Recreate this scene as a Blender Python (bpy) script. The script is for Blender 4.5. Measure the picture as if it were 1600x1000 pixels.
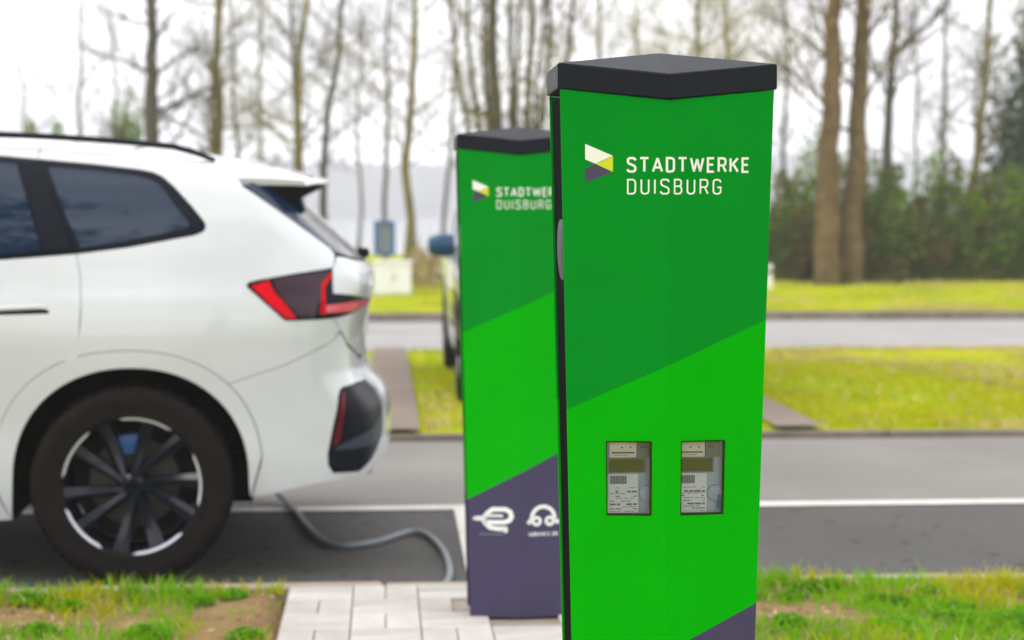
import bpy, bmesh, math, random
import numpy as np
from mathutils import Vector, Matrix
from mathutils.geometry import delaunay_2d_cdt

for o in list(bpy.data.objects):
    bpy.data.objects.remove(o)
SC = bpy.context.scene
COL = SC.collection
random.seed(7)
RNG = np.random.default_rng(7)
R = math.radians

# ------------------------------------------------------------------ camera
CAM_H = 1.34
cam_d = bpy.data.cameras.new('camera')
cam = bpy.data.objects.new('camera', cam_d)
COL.objects.link(cam)
cam.location = (0, 0, CAM_H)
cam.rotation_euler = (R(90) - math.atan(170 / 2889), 0, R(-4))
cam_d.sensor_width = 36
cam_d.lens = 65
cam_d.clip_start = .05
cam_d.clip_end = 3000
cam_d.dof.use_dof = True
cam_d.dof.focus_distance = 3.27
cam_d.dof.aperture_fstop = 4.0
SC.camera = cam

# ------------------------------------------------------------------ sky and sun
SUN_EL, SUN_AZ = R(50), R(238)      # azimuth the light comes from, clockwise from +Y
world = bpy.data.worlds.new('World')
SC.world = world
world.use_nodes = True
nt = world.node_tree
nt.nodes.clear()
def N(nt_, t, **kw):
    n = nt_.nodes.new(t)
    for k, v in kw.items():
        setattr(n, k, v)
    return n
sky = N(nt, 'ShaderNodeTexSky', sky_type='NISHITA', sun_disc=False)
sky.sun_elevation, sky.sun_rotation = SUN_EL, SUN_AZ
sky.air_density, sky.dust_density = 1.0, 4.0
tc = N(nt, 'ShaderNodeTexCoord')
mp = N(nt, 'ShaderNodeMapping'); mp.inputs['Scale'].default_value = (1, 1, 2.6)
nz = N(nt, 'ShaderNodeTexNoise'); nz.inputs['Scale'].default_value = 5.0; nz.inputs['Detail'].default_value = 6
nz.inputs['Roughness'].default_value = .55
cr = N(nt, 'ShaderNodeValToRGB')
cr.color_ramp.elements[0].position = .34; cr.color_ramp.elements[0].color = (1.38, 1.38, 1.48, 1)
cr.color_ramp.elements[1].position = .62; cr.color_ramp.elements[1].color = (1.98, 1.96, 1.98, 1)
bg1 = N(nt, 'ShaderNodeBackground'); bg1.inputs[1].default_value = .06
bg2 = N(nt, 'ShaderNodeBackground'); bg2.inputs[1].default_value = 1.0
mx = N(nt, 'ShaderNodeMixShader'); mx.inputs[0].default_value = .88
wo = N(nt, 'ShaderNodeOutputWorld')
L = nt.links.new
L(tc.outputs['Generated'], mp.inputs[0]); L(mp.outputs[0], nz.inputs['Vector']); L(nz.outputs['Fac'], cr.inputs[0])
L(sky.outputs[0], bg1.inputs[0]); L(cr.outputs[0], bg2.inputs[0])
L(bg1.outputs[0], mx.inputs[1]); L(bg2.outputs[0], mx.inputs[2]); L(mx.outputs[0], wo.inputs[0])

sun_d = bpy.data.lights.new('sun', 'SUN')
sun_d.energy = .7
sun_d.angle = R(25)
sun_d.color = (1, .95, .88)
sun = bpy.data.objects.new('sun', sun_d)
COL.objects.link(sun)
sun.location = (-4, -6, 12)
_d = Vector((-math.sin(SUN_AZ) * math.cos(SUN_EL), -math.cos(SUN_AZ) * math.cos(SUN_EL), -math.sin(SUN_EL)))
sun.rotation_euler = _d.to_track_quat('-Z', 'Y').to_euler()

SC.view_settings.view_transform = 'Standard'
SC.view_settings.look = 'None'
SC.view_settings.exposure = .14
SC.view_settings.gamma = 1
SC.render.engine = 'CYCLES'
SC.cycles.use_denoising = True
SC.cycles.max_bounces = 8
SC.cycles.transparent_max_bounces = 12
SC.cycles.volume_bounces = 1
SC.cycles.use_adaptive_sampling = True
SC.cycles.adaptive_threshold = .015

# ------------------------------------------------------------------ materials
MATS = {}
def mat(name, col, rough=.6, metal=0, coat=0, spec=.5, var=0, vscale=8, var2=None, bump=0, bscale=60, emit=None,
        detail=5, coord='Object', trans=0, sheen=0, rnd=0, thin=0):
    """plain Principled material; var mixes in var2 (or a darker tone) by noise, rnd varies by object"""
    m = bpy.data.materials.new(name)
    m.use_nodes = True
    t = m.node_tree
    b = t.nodes['Principled BSDF']
    b.inputs['Base Color'].default_value = (*col, 1)
    b.inputs['Roughness'].default_value = rough
    b.inputs['Metallic'].default_value = metal
    b.inputs['Specular IOR Level'].default_value = spec
    b.inputs['Coat Weight'].default_value = coat
    b.inputs['Coat Roughness'].default_value = .04
    b.inputs['Transmission Weight'].default_value = trans
    co = None
    if var or bump or rnd:
        co = N(t, 'ShaderNodeTexCoord')
    last = None
    if var:
        n = N(t, 'ShaderNodeTexNoise'); n.inputs['Scale'].default_value = vscale; n.inputs['Detail'].default_value = detail
        n.inputs['Roughness'].default_value = .62
        t.links.new(co.outputs[coord], n.inputs['Vector'])
        r = N(t, 'ShaderNodeValToRGB')
        r.color_ramp.elements[0].position = .5 - .22; r.color_ramp.elements[1].position = .5 + .22
        c2 = var2 if var2 else tuple(c * (1 - var) for c in col)
        r.color_ramp.elements[0].color = (*c2, 1); r.color_ramp.elements[1].color = (*col, 1)
        t.links.new(n.outputs['Fac'], r.inputs[0])
        last = r.outputs[0]
    if rnd:
        oi = N(t, 'ShaderNodeObjectInfo')
        hs = N(t, 'ShaderNodeHueSaturation')
        mr = N(t, 'ShaderNodeMapRange'); mr.inputs[3].default_value = 1 - rnd; mr.inputs[4].default_value = 1 + rnd
        t.links.new(oi.outputs['Random'], mr.inputs[0]); t.links.new(mr.outputs[0], hs.inputs['Value'])
        if last: t.links.new(last, hs.inputs['Color'])
        else: hs.inputs['Color'].default_value = (*col, 1)
        last = hs.outputs[0]
    if last:
        t.links.new(last, b.inputs['Base Color'])
    if bump:
        n2 = N(t, 'ShaderNodeTexNoise'); n2.inputs['Scale'].default_value = bscale; n2.inputs['Detail'].default_value = 4
        t.links.new(co.outputs[coord], n2.inputs['Vector'])
        bp = N(t, 'ShaderNodeBump'); bp.inputs['Strength'].default_value = bump; bp.inputs['Distance'].default_value = .01
        t.links.new(n2.outputs['Fac'], bp.inputs['Height']); t.links.new(bp.outputs[0], b.inputs['Normal'])
    if thin:    # light passes through a leaf or blade
        tl = N(t, 'ShaderNodeBsdfTranslucent'); ms = N(t, 'ShaderNodeMixShader'); ms.inputs[0].default_value = thin
        if last: t.links.new(last, tl.inputs[0])
        else: tl.inputs[0].default_value = (*col, 1)
        out = t.nodes['Material Output']
        t.links.new(b.outputs[0], ms.inputs[1]); t.links.new(tl.outputs[0], ms.inputs[2]); t.links.new(ms.outputs[0], out.inputs[0])
    MATS[name] = m
    return m

def asphalt(name, c1, c2, spots=0):
    m = mat(name, c1, .85, var=.3, vscale=.8, var2=c2, spec=.2, detail=9)
    t = m.node_tree; b = t.nodes['Principled BSDF']
    co = [n for n in t.nodes if n.type == 'TEX_COORD'][0]
    base = b.inputs['Base Color'].links[0].from_socket
    g = N(t, 'ShaderNodeTexNoise'); g.inputs['Scale'].default_value = 180; g.inputs['Detail'].default_value = 3
    t.links.new(co.outputs['Object'], g.inputs['Vector'])
    mr = N(t, 'ShaderNodeMapRange'); mr.inputs[1].default_value = .3; mr.inputs[2].default_value = .7
    mr.inputs[3].default_value = .60; mr.inputs[4].default_value = 1.40
    t.links.new(g.outputs['Fac'], mr.inputs[0])
    mm = N(t, 'ShaderNodeMix', data_type='RGBA', blend_type='MULTIPLY'); mm.inputs[0].default_value = 1
    t.links.new(base, mm.inputs[6]); t.links.new(mr.outputs[0], mm.inputs[7])
    last = mm.outputs[2]
    if spots:
        v = N(t, 'ShaderNodeTexVoronoi'); v.inputs['Scale'].default_value = 6.5
        t.links.new(co.outputs['Object'], v.inputs['Vector'])
        n3 = N(t, 'ShaderNodeTexNoise'); n3.inputs['Scale'].default_value = 30
        t.links.new(co.outputs['Object'], n3.inputs['Vector'])
        ad = N(t, 'ShaderNodeMath', operation='MULTIPLY_ADD'); ad.inputs[1].default_value = .10
        t.links.new(n3.outputs['Fac'], ad.inputs[0]); t.links.new(v.outputs['Distance'], ad.inputs[2])
        mr2 = N(t, 'ShaderNodeMapRange'); mr2.inputs[1].default_value = .15; mr2.inputs[2].default_value = .24
        mr2.inputs[3].default_value = .48; mr2.inputs[4].default_value = 1
        t.links.new(ad.outputs[0], mr2.inputs[0])
        m2 = N(t, 'ShaderNodeMix', data_type='RGBA', blend_type='MULTIPLY'); m2.inputs[0].default_value = 1
        t.links.new(last, m2.inputs[6]); t.links.new(mr2.outputs[0], m2.inputs[7]); last = m2.outputs[2]
    t.links.new(last, b.inputs['Base Color'])
    bp = N(t, 'ShaderNodeBump'); bp.inputs['Strength'].default_value = .35; bp.inputs['Distance'].default_value = .004
    t.links.new(g.outputs['Fac'], bp.inputs['Height']); t.links.new(bp.outputs[0], b.inputs['Normal'])
    return m

asphalt('asphalt_bay', (.116, .112, .104), (.082, .079, .074), 1)
asphalt('asphalt_road', (.270, .254, .232), (.195, .184, .168))
asphalt('asphalt_lane', (.40, .385, .375), (.31, .30, .29))
asphalt('path_brown', (.27, .215, .175), (.19, .15, .125))
mat('line_paint', (.80, .76, .70), .6, var=.25, vscale=6, var2=(.60, .55, .49), bump=.2, bscale=150)
mat('kerb_stone', (.44, .37, .29), .85, var=.4, vscale=7, var2=(.36, .30, .24), bump=.4, bscale=90, rnd=.12)
mat('kerb_dark', (.24, .20, .165), .9, var=.4, vscale=5, var2=(.13, .11, .085), rnd=.15)
mat('paver', (.64, .61, .575), .85, spec=.2, var=.25, vscale=9, detail=9, var2=(.50, .465, .425), bump=.35, bscale=140, rnd=.13)
mat('soil', (.33, .22, .105), .95, spec=.1, var=.5, vscale=9, var2=(.19, .125, .06), bump=.8, bscale=45)
mat('lawn', (.46, .44, .004), .95, spec=.05, var=.5, vscale=1.1, var2=(.24, .32, .004), bump=.8, bscale=25, detail=9)
mat('blade_bright', (.28, .56, .003), .6, spec=.1, thin=.4, var=.5, vscale=3, var2=(.15, .42, .003))
mat('blade_yellow', (.56, .54, .003), .6, spec=.1, thin=.4, var=.4, vscale=2, var2=(.38, .46, .003))
mat('straw', (.55, .42, .20), .7)
mat('weed_leaf', (.14, .42, .004), .55, spec=.1, thin=.35, var=.4, vscale=10, var2=(.06, .20, .01))
mat('bark_brown', (.215, .145, .070), .9, spec=.1, var=.5, vscale=5, var2=(.075, .055, .028), bump=1, bscale=14)
mat('bark_grey', (.115, .10, .085), .9, spec=.1, var=.5, vscale=5, var2=(.065, .055, .045), bump=.9, bscale=18)
mat('bark_olive', (.24, .195, .05), .9, spec=.1, var=.5, vscale=5, var2=(.12, .105, .045), bump=.9, bscale=18)
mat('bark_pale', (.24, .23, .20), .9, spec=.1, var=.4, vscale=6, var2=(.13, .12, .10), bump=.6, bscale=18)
mat('bud_green', (.42, .38, .06), .7, spec=.1, thin=.4)
mat('bud_olive', (.36, .29, .06), .7, spec=.1, thin=.4)
mat('leaf_fresh', (.24, .40, .012), .6, spec=.1, thin=.35, var=.5, vscale=1.5, var2=(.10, .19, .015))
mat('leaf_dark', (.10, .155, .025), .6, spec=.08, var=.5, vscale=1.2, var2=(.06, .10, .018))
mat('leaf_conifer', (.03, .075, .035), .6, spec=.08, var=.5, vscale=1.2, var2=(.018, .045, .022))
mat('leaf_brown', (.18, .145, .05), .8, spec=.05, var=.5, vscale=1.2, var2=(.10, .075, .03))
mat('leaf_dry', (.62, .52, .36), .8, var=.4, vscale=2, var2=(.45, .36, .20))
mat('hill', (.30, .30, .29), .95, var=.5, vscale=.06, var2=(.22, .225, .21))

mat('lake_water', (.10, .13, .15), .12, spec=.5, bump=.25, bscale=1.5)

# car
def paint(name, col):
    m = mat(name, col, .32, coat=1.0, spec=.5)
    return m
paint('paint_white', (.640, .665, .690))
paint('paint_silver', (.24, .24, .245))
mat('gloss_black', (.004, .006, .013), .15, spec=.16)
mat('satin_black', (.006, .008, .014), .4, spec=.12)
mat('matt_black', (.010, .010, .011), .8, spec=.2)
mat('under_black', (.006, .006, .006), .95, spec=.05)
mat('privacy_glass', (.008, .022, .052), .03, spec=.5)
mat('tyre', (.016, .0125, .012), .8, var=.4, vscale=14, var2=(.010, .008, .008), spec=.1)
mat('rim_black', (.007, .010, .019), .2, spec=.4)
mat('rim_silver', (.72, .74, .80), .3, metal=.35)
mat('disc_metal', (.06, .055, .05), .5, metal=.6)
mat('caliper_blue', (.02, .12, .42), .35, coat=.4)
mat('lens_red', (.66, .002, .012), .2, spec=.12)
mat('lens_bright', (.72, .10, .13), .15, spec=.5)
mat('lens_smoke', (.035, .012, .026), .16, spec=.4)
mat('reflector_red', (.13, .004, .009), .25, spec=.3)
mat('sky_sheen_grey', (.045, .052, .075), .4, spec=.2)  # sky reflection on the bumper insert, put into the base colour
mat('headlamp', (.55, .58, .62), .08, coat=1, metal=.3)
mat('chrome', (.7, .7, .72), .12, metal=1)
mat('plate', (.75, .75, .72), .4)
mat('mirror_teal', (.004, .055, .12), .25, spec=.5)
mat('cable_grey', (.20, .225, .25), .5, var=.2, vscale=5)

# charging station
mat('cap_anthracite', (.010, .0125, .022), .45, spec=.14, var=.2, vscale=40, bump=.05, bscale=400)
mat('core_black', (.003, .003, .004), .8, spec=.02)
mat('print_white', (.86, .88, .86), .5, spec=.1)
mat('print_violet', (.080, .064, .122), .5, spec=.1)
mat('print_lime', (.60, .68, .006), .45)
mat('flap_grey', (.075, .08, .09), .5, spec=.2)
mat('bolt_metal', (.6, .6, .6), .25, metal=1)
mat('meter_plastic', (.42, .50, .70), .45)
mat('meter_header', (.88, .80, .74), .5)
mat('meter_side', (.20, .21, .25), .5)
mat('meter_lcd', (.085, .088, .045), .25)
mat('meter_lcd_ink', (.045, .05, .03), .4)
mat('meter_label', (.84, .86, 1.0), .5)
mat('meter_ink', (.20, .19, .24), .6)
mat('meter_ink_dark', (.03, .03, .035), .6)
mat('meter_blue', (.02, .16, .50), .4)
mat('notice_blue', (.006, .10, .32), .4, coat=.3)
mat('notice_grey', (.17, .20, .23), .3, coat=.3)
mat('cabinet_white', (.86, .86, .88), .5, var=.1, vscale=3)

def print_mat():
    m = mat('charger_print', (.0, .3, .01), .6, spec=.035)
    t = m.node_tree; b = t.nodes['Principled BSDF']
    co = N(t, 'ShaderNodeTexCoord'); sx = N(t, 'ShaderNodeSeparateXYZ'); L = t.links.new
    L(co.outputs['Object'], sx.inputs[0])
    def above(m_, a):
        k = N(t, 'ShaderNodeMath', operation='MULTIPLY'); k.inputs[1].default_value = -m_
        L(sx.outputs[0], k.inputs[0])
        s = N(t, 'ShaderNodeMath', operation='ADD'); L(k.outputs[0], s.inputs[0]); L(sx.outputs[2], s.inputs[1])
        g = N(t, 'ShaderNodeMath', operation='GREATER_THAN'); g.inputs[1].default_value = a
        L(s.outputs[0], g.inputs[0])
        return g.outputs[0]
    A = N(t, 'ShaderNodeMix', data_type='RGBA'); A.inputs[6].default_value = (.070, .061, .116, 1); A.inputs[7].default_value = (.0, .405, .0, 1)
    L(above(.505, .4615), A.inputs[0])
    B = N(t, 'ShaderNodeMix', data_type='RGBA'); B.inputs[7].default_value = (.0, .255, .015, 1)
    L(above(.446, .984), B.inputs[0]); L(A.outputs[2], B.inputs[6])
    # faint dust and weathering
    nz2 = N(t, 'ShaderNodeTexNoise'); nz2.inputs['Scale'].default_value = 6; nz2.inputs['Detail'].default_value = 8
    mp3 = N(t, 'ShaderNodeMapping'); mp3.inputs['Scale'].default_value = (1, 1, 1); L(co.outputs['Object'], mp3.inputs[0]); L(mp3.outputs[0], nz2.inputs['Vector'])
    mr3 = N(t, 'ShaderNodeMapRange'); mr3.inputs[1].default_value = .3; mr3.inputs[2].default_value = .7; mr3.inputs[3].default_value = .965; mr3.inputs[4].default_value = 1.03
    L(nz2.outputs['Fac'], mr3.inputs[0])
    mm3 = N(t, 'ShaderNodeMix', data_type='RGBA', blend_type='MULTIPLY'); mm3.inputs[0].default_value = 1
    L(B.outputs[2], mm3.inputs[6]); L(mr3.outputs[0], mm3.inputs[7]); L(mm3.outputs[2], b.inputs['Base Color'])
    mr4 = N(t, 'ShaderNodeMapRange'); mr4.inputs[3].default_value = .48; mr4.inputs[4].default_value = .66
    L(nz2.outputs['Fac'], mr4.inputs[0]); L(mr4.outputs[0], b.inputs['Roughness'])
print_mat()

def pane_mat():
    m = bpy.data.materials.new('clear_pane'); m.use_nodes = True; t = m.node_tree; t.nodes.clear()
    tr = N(t, 'ShaderNodeBsdfTransparent'); tr.inputs[0].default_value = (.96, .97, .97, 1)
    gl = N(t, 'ShaderNodeBsdfGlossy'); gl.inputs['Roughness'].default_value = .02
    fr = N(t, 'ShaderNodeFresnel'); fr.inputs[0].default_value = 1.45
    mxs = N(t, 'ShaderNodeMixShader'); out = N(t, 'ShaderNodeOutputMaterial')
    t.links.new(fr.outputs[0], mxs.inputs[0]); t.links.new(tr.outputs[0], mxs.inputs[1]); t.links.new(gl.outputs[0], mxs.inputs[2])
    t.links.new(mxs.outputs[0], out.inputs[0]); MATS['clear_pane'] = m
pane_mat()

# ------------------------------------------------------------------ helpers
class MB:
    def __init__(s): s.v = []; s.f = []; s.m = []
    def add(s, vs, fs, mi=0):
        n = len(s.v); s.v += [tuple(p) for p in vs]
        for f in fs: s.f.append(tuple(i + n for i in f)); s.m.append(mi)
        return s
    def box(s, c, d, mi=0, rz=0, bev=0):
        hx, hy, hz = d[0] / 2, d[1] / 2, d[2] / 2
        if bev:
            b = bev
            vs = []
            for z, k in ((-hz, b), (-hz + b, 0), (hz - b, 0), (hz, b)):
                vs += [(x * (hx - k), y * (hy - k), z) for x, y in ((-1, -1), (1, -1), (1, 1), (-1, 1))]
            fs = [(3, 2, 1, 0), (12, 13, 14, 15)]
            for l in range(3):
                for i in range(4):
                    j = (i + 1) % 4; fs.append((l * 4 + i, l * 4 + j, l * 4 + 4 + j, l * 4 + 4 + i))
        else:
            vs = [(x * hx, y * hy, z * hz) for z in (-1, 1) for x, y in ((-1, -1), (1, -1), (1, 1), (-1, 1))]
            fs = [(3, 2, 1, 0), (4, 5, 6, 7)] + [(i, (i + 1) % 4, (i + 1) % 4 + 4, i + 4) for i in range(4)]
        cc, ss = math.cos(rz), math.sin(rz)
        return s.add([(c[0] + x * cc - y * ss, c[1] + x * ss + y * cc, c[2] + z) for x, y, z in vs], fs, mi)
    def tube(s, pts, rad, n=8, mi=0, cap=True):
        pts = [Vector(p) for p in pts]
        rad = rad if isinstance(rad, (list, tuple)) else [rad] * len(pts)
        u = None; vs = []
        for i, p in enumerate(pts):
            d = (pts[min(i + 1, len(pts) - 1)] - pts[max(i - 1, 0)])
            d = d.normalized() if d.length > 1e-9 else Vector((0, 0, 1))
            if u is None:
                u = d.orthogonal().normalized()
            else:
                u = u - d * u.dot(d); u = u.normalized() if u.length > 1e-6 else d.orthogonal().normalized()
            w = d.cross(u)
            vs += [p + (u * math.cos(a) + w * math.sin(a)) * rad[i] for a in (2 * math.pi * k / n for k in range(n))]
        fs = []
        for i in range(len(pts) - 1):
            for k in range(n):
                j = (k + 1) % n; fs.append((i * n + k, i * n + j, (i + 1) * n + j, (i + 1) * n + k))
        if cap: fs += [tuple(range(n - 1, -1, -1)), tuple((len(pts) - 1) * n + k for k in range(n))]
        return s.add(vs, fs, mi)
    def lathe(s, prof, n=64, axis='y', c=(0, 0, 0), mi=0, a0=0, a1=2 * math.pi, fn=None):
        """prof: (radius, offset along axis); axis y: wheels, outwards = -y"""
        full = abs(a1 - a0 - 2 * math.pi) < 1e-6; m = n if full else n + 1
        vs = []
        for k in range(m):
            a = a0 + (a1 - a0) * k / n
            for q, (r, w) in enumerate(prof):
                if fn: r = fn(r, k, q)
                vs.append((c[0] + r * math.cos(a), c[1] - w, c[2] + r * math.sin(a)) if axis == 'y'
                          else (c[0] + r * math.cos(a), c[1] + r * math.sin(a), c[2] + w))
        P = len(prof); fs = []
        for k in range(n):
            j = (k + 1) % m
            for q in range(P - 1): fs.append((k * P + q, k * P + q + 1, j * P + q + 1, j * P + q))
        return s.add(vs, fs, mi)
    def obj(s, name, mats, parent=None, smooth=False, recalc=True):
        me = bpy.data.meshes.new(name); me.from_pydata(s.v, [], s.f)
        for m in (mats if isinstance(mats, (list, tuple)) else [mats]): me.materials.append(MATS[m])
        me.polygons.foreach_set('material_index', s.m)
        if recalc:
            bm = bmesh.new(); bm.from_mesh(me); bmesh.ops.recalc_face_normals(bm, faces=bm.faces); bm.to_mesh(me); bm.free()
        if smooth:
            me.polygons.foreach_set('use_smooth', [True] * len(me.polygons))
            if smooth != 'all': me.set_sharp_from_angle(angle=R(38))
        me.update()
        return link(name, me, parent)
def link(name, me, parent=None):
    o = bpy.data.objects.new(name, me); COL.objects.link(o)
    if parent: o.parent = parent
    return o
def empty(name, loc=(0, 0, 0), rz=0):
    o = bpy.data.objects.new(name, None); COL.objects.link(o); o.location = loc; o.rotation_euler = (0, 0, rz)
    o.empty_display_size = .1
    return o
def tag(o, label, cat, group=None):
    o['label'] = label; o['category'] = cat
    if group: o['group'] = group
    return o
def struct(o, kind='structure'):
    o['kind'] = kind; return o
def fast_mesh(name, V, Fq, mats, mi=None, smooth=False):
    """numpy verts (n,3) and faces (m,k)"""
    me = bpy.data.meshes.new(name); V = np.asarray(V, np.float32); Fq = np.asarray(Fq, np.int32)
    me.vertices.add(len(V)); me.vertices.foreach_set('co', V.ravel())
    k = Fq.shape[1]; me.loops.add(Fq.size); me.loops.foreach_set('vertex_index', Fq.ravel())
    me.polygons.add(len(Fq)); me.polygons.foreach_set('loop_start', np.arange(0, Fq.size, k, dtype=np.int32))
    me.polygons.foreach_set('loop_total', np.full(len(Fq), k, np.int32))
    for m in mats: me.materials.append(MATS[m])
    if mi is not None: me.polygons.foreach_set('material_index', np.asarray(mi, np.int32))
    if smooth: me.polygons.foreach_set('use_smooth', np.ones(len(Fq), bool))
    me.update(calc_edges=True); me.validate()
    return me
def vnoise(x, y, seed=0, sc=1.0):
    """cheap smooth 2-D value noise, 0..1"""
    x = np.asarray(x) * sc; y = np.asarray(y) * sc
    xi = np.floor(x).astype(int); yi = np.floor(y).astype(int); fx = x - xi; fy = y - yi
    fx = fx * fx * (3 - 2 * fx); fy = fy * fy * (3 - 2 * fy)
    def h(a, b):
        n = (a * 374761393 + b * 668265263 + seed * 1442695) & 0x7fffffff
        n = ((n ^ (n >> 13)) * 1274126177) & 0x7fffffff
        return ((n ^ (n >> 16)) & 0xffff) / 65535.0
    return (h(xi, yi) * (1 - fx) + h(xi + 1, yi) * fx) * (1 - fy) + (h(xi, yi + 1) * (1 - fx) + h(xi + 1, yi + 1) * fx) * fy
def sheet(name, x0, x1, y0, y1, z, m, parent=None):
    b = MB(); b.add([(x0, y0, z), (x1, y0, z), (x1, y1, z), (x0, y1, z)], [(0, 1, 2, 3)])
    return b.obj(name, m, parent)

# ================================================================== SETTING
VZ = .06                                    # height of the near verge above the bay
KY = 6.38                                   # bay edge of the near kerb
struct(sheet('ground', -900, 900, -200, 1500, -.06, 'lawn'))
_b = MB(); BAY = lambda y: -.060 * (8.29 - y) / 1.91      # the bay falls slightly towards the kerb
_b.add([(-40, KY - .02, BAY(KY - .02)), (50, KY - .02, BAY(KY - .02)), (50, 8.29, 0), (-40, 8.29, 0)], [(0, 1, 2, 3)])
struct(_b.obj('parking_bay', 'asphalt_bay'))
struct(sheet('road', -40, 50, 8.29, 10.72, 0, 'asphalt_road'))
struct(sheet('lane', -60, 90, 17.28, 22.42, 0, 'asphalt_lane'))
ln = struct(sheet('road_marking', -40, 50, 8.235, 8.355, .004, 'line_paint'))
_b = MB(); _b.add([(.315, KY + .02, BAY(KY + .02) + .004), (.40, KY + .02, BAY(KY + .02) + .004), (.40, 8.233, .004), (.315, 8.233, .004)], [(0, 1, 2, 3)])
struct(_b.obj('bay_marking', 'line_paint'))

def lawn_strip(name, x0, x1, y0, y1, z, nx, ny, amp, seed):
    X, Y = np.meshgrid(np.linspace(x0, x1, nx), np.linspace(y0, y1, ny))
    Z = z + amp * (vnoise(X, Y, seed, .9) - .5) * np.clip(np.minimum(Y - y0, y1 - Y) / .5, 0, 1)
    V = np.stack([X.ravel(), Y.ravel(), Z.ravel()], 1)
    i = np.arange((ny - 1) * nx).reshape(ny - 1, nx)[:, :-1].ravel()
    me = fast_mesh(name, V, np.stack([i, i + 1, i + nx + 1, i + nx], 1), ['lawn'], smooth=True)
    return struct(link(name, me))
lawn_strip('middle_lawn', -40, 60, 10.82, 17.26, .035, 200, 24, .05, 3)
lawn_strip('far_lawn', -60, 90, 22.52, 54, .09, 120, 50, .18, 4)
# strips of brown paving that mark out the bays on the grass
for i, (xa, xb) in enumerate(((-.09, .215), (2.33, 2.62))):
    struct(sheet('bay_strip', xa, xb, 10.80, 17.27, .066, 'path_brown'))

def kerb_row(name, x0, x1, yc, w, z0, z1, m, step=1.0):
    base = MB().box(((x0 + x1) / 2, yc, z0 - .02), (x1 - x0, w * .9, .05)).obj(name, m)
    struct(base)
    st = MB().box((0, 0, 0), (step - .012, w, z1 - z0 + .04), bev=.007); me = None
    x = x0 + step / 2
    while x < x1:
        if me is None:
            o = st.obj('kerb_stone', m, base); me = o.data
        else:
            o = link('kerb_stone', me, base)
        o.location = (x, yc + random.uniform(-.004, .004), (z0 + z1) / 2 - .01 + random.uniform(-.004, .003))
        x += step
    return base
kerb_row('near_kerb', -7, 9, KY - .045, .08, -.09, VZ - .014, 'kerb_stone')
kerb_row('road_kerb', -8, 14, 10.77, .07, -.01, .028, 'kerb_dark')
kerb_row('lane_kerb', -12, 20, 22.47, .10, 0, .10, 'kerb_dark')
kerb_row('lane_near_kerb', -10, 14, 17.27, .06, 0, .03, 'kerb_stone')

# near verge: soil with bumps; sunk where the paving lies
PX0, PX1, PY0, PY1 = -.325, 1.02, 2.3, KY - .09
nx, ny = 260, 200
X, Y = np.meshgrid(np.linspace(-5, 6, nx), np.linspace(1.2, KY - .086, ny))
Z = VZ - .012 + .03 * (vnoise(X, Y, 11, 3) - .5) + .016 * (vnoise(X, Y, 12, 11) - .5) + .01 * (vnoise(X, Y, 13, 30) - .5)
ins = (X > PX0 - .02) & (X < PX1 + .02) & (Y > PY0)
Z[ins] = VZ - .075
V = np.stack([X.ravel(), Y.ravel(), Z.ravel()], 1)
i = np.arange((ny - 1) * nx).reshape(ny - 1, nx)[:, :-1].ravel()
struct(link('verge', fast_mesh('verge', V, np.stack([i, i + 1, i + nx + 1, i + nx], 1), ['soil'], smooth=True)))
struct(sheet('near_ground', -40, 50, -60, 1.25, VZ - .02, 'lawn'))
struct(sheet('verge_left', -40, -4.98, 1.2, KY - .09, VZ - .02, 'lawn'))
struct(sheet('verge_right', 5.98, 50, 1.2, KY - .09, VZ - .02, 'lawn'))

# paving, basket weave of single blocks
CHARGERS = [(.508, 3.265), (.428, 5.74)]
pav = struct(sheet('paving', PX0, PX1, PY0, PY1, VZ - .012, 'kerb_stone'))
Q = .2175
blk = MB().box((0, 0, 0), (Q - .004, Q / 2 - .004, .06), bev=.003)
me = None
ri = 0
y = PY1 - Q
while y > PY0:
    ci = 0; x = PX0 + .004
    while x + Q < PX1 + .03:
        for h in (0, 1):
            vert = (ri + ci) % 2 == 1
            if vert: cx, cy, rz = x + Q / 4 + h * Q / 2, y + Q / 2, R(90)
            else: cx, cy, rz = x + Q / 2, y + Q / 4 + h * Q / 2, 0
            if any(abs(cx - ax) < .165 + .02 and 0 - .04 < cy - ay < .26 for ax, ay in CHARGERS): continue
            if me is None:
                o = blk.obj('paver', 'paver', pav); me = o.data
            else: o = link('paver', me, pav)
            o.location = (cx, cy, VZ - .03 + random.uniform(-.0015, .0015))
            o.rotation_euler = (random.uniform(-.005, .005), random.uniform(-.005, .005), rz + random.uniform(-.005, .005) + (math.pi if random.random() < .5 else 0))
        x += Q; ci += 1
    y -= Q; ri += 1

# far hazy ridge beyond the trees
def ridge():
    n = 1400; xs = np.linspace(-500, 620, n); rows = []
    for k, (yy, hh) in enumerate(((420, 0), (500, .55), (560, 1.0), (620, 1.02))):
        hz = hh * (13 + 4 * vnoise(xs, xs * 0 + 3, 5, .02) + 2.6 * vnoise(xs, xs * 0 + k, 6, .12) + 3.0 * vnoise(xs, xs * 0 + k, 7, .5) + 1.5 * vnoise(xs, xs * 0 + k, 9, 1.3) - 2)
        rows.append(np.stack([xs, np.full(n, yy) + 8 * vnoise(xs, xs * 0, 8 + k, .05), hz - .06 * (k == 0)], 1))
    V = np.concatenate(rows); i = np.arange(3 * n).reshape(3, n)[:, :-1].ravel()
    struct(link('hills', fast_mesh('hills', V, np.stack([i, i + 1, i + n + 1, i + n], 1), ['hill'], smooth=True)))
ridge()
struct(sheet('lake', -600, 700, 57, 424, -.03, 'lake_water'))

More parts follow.
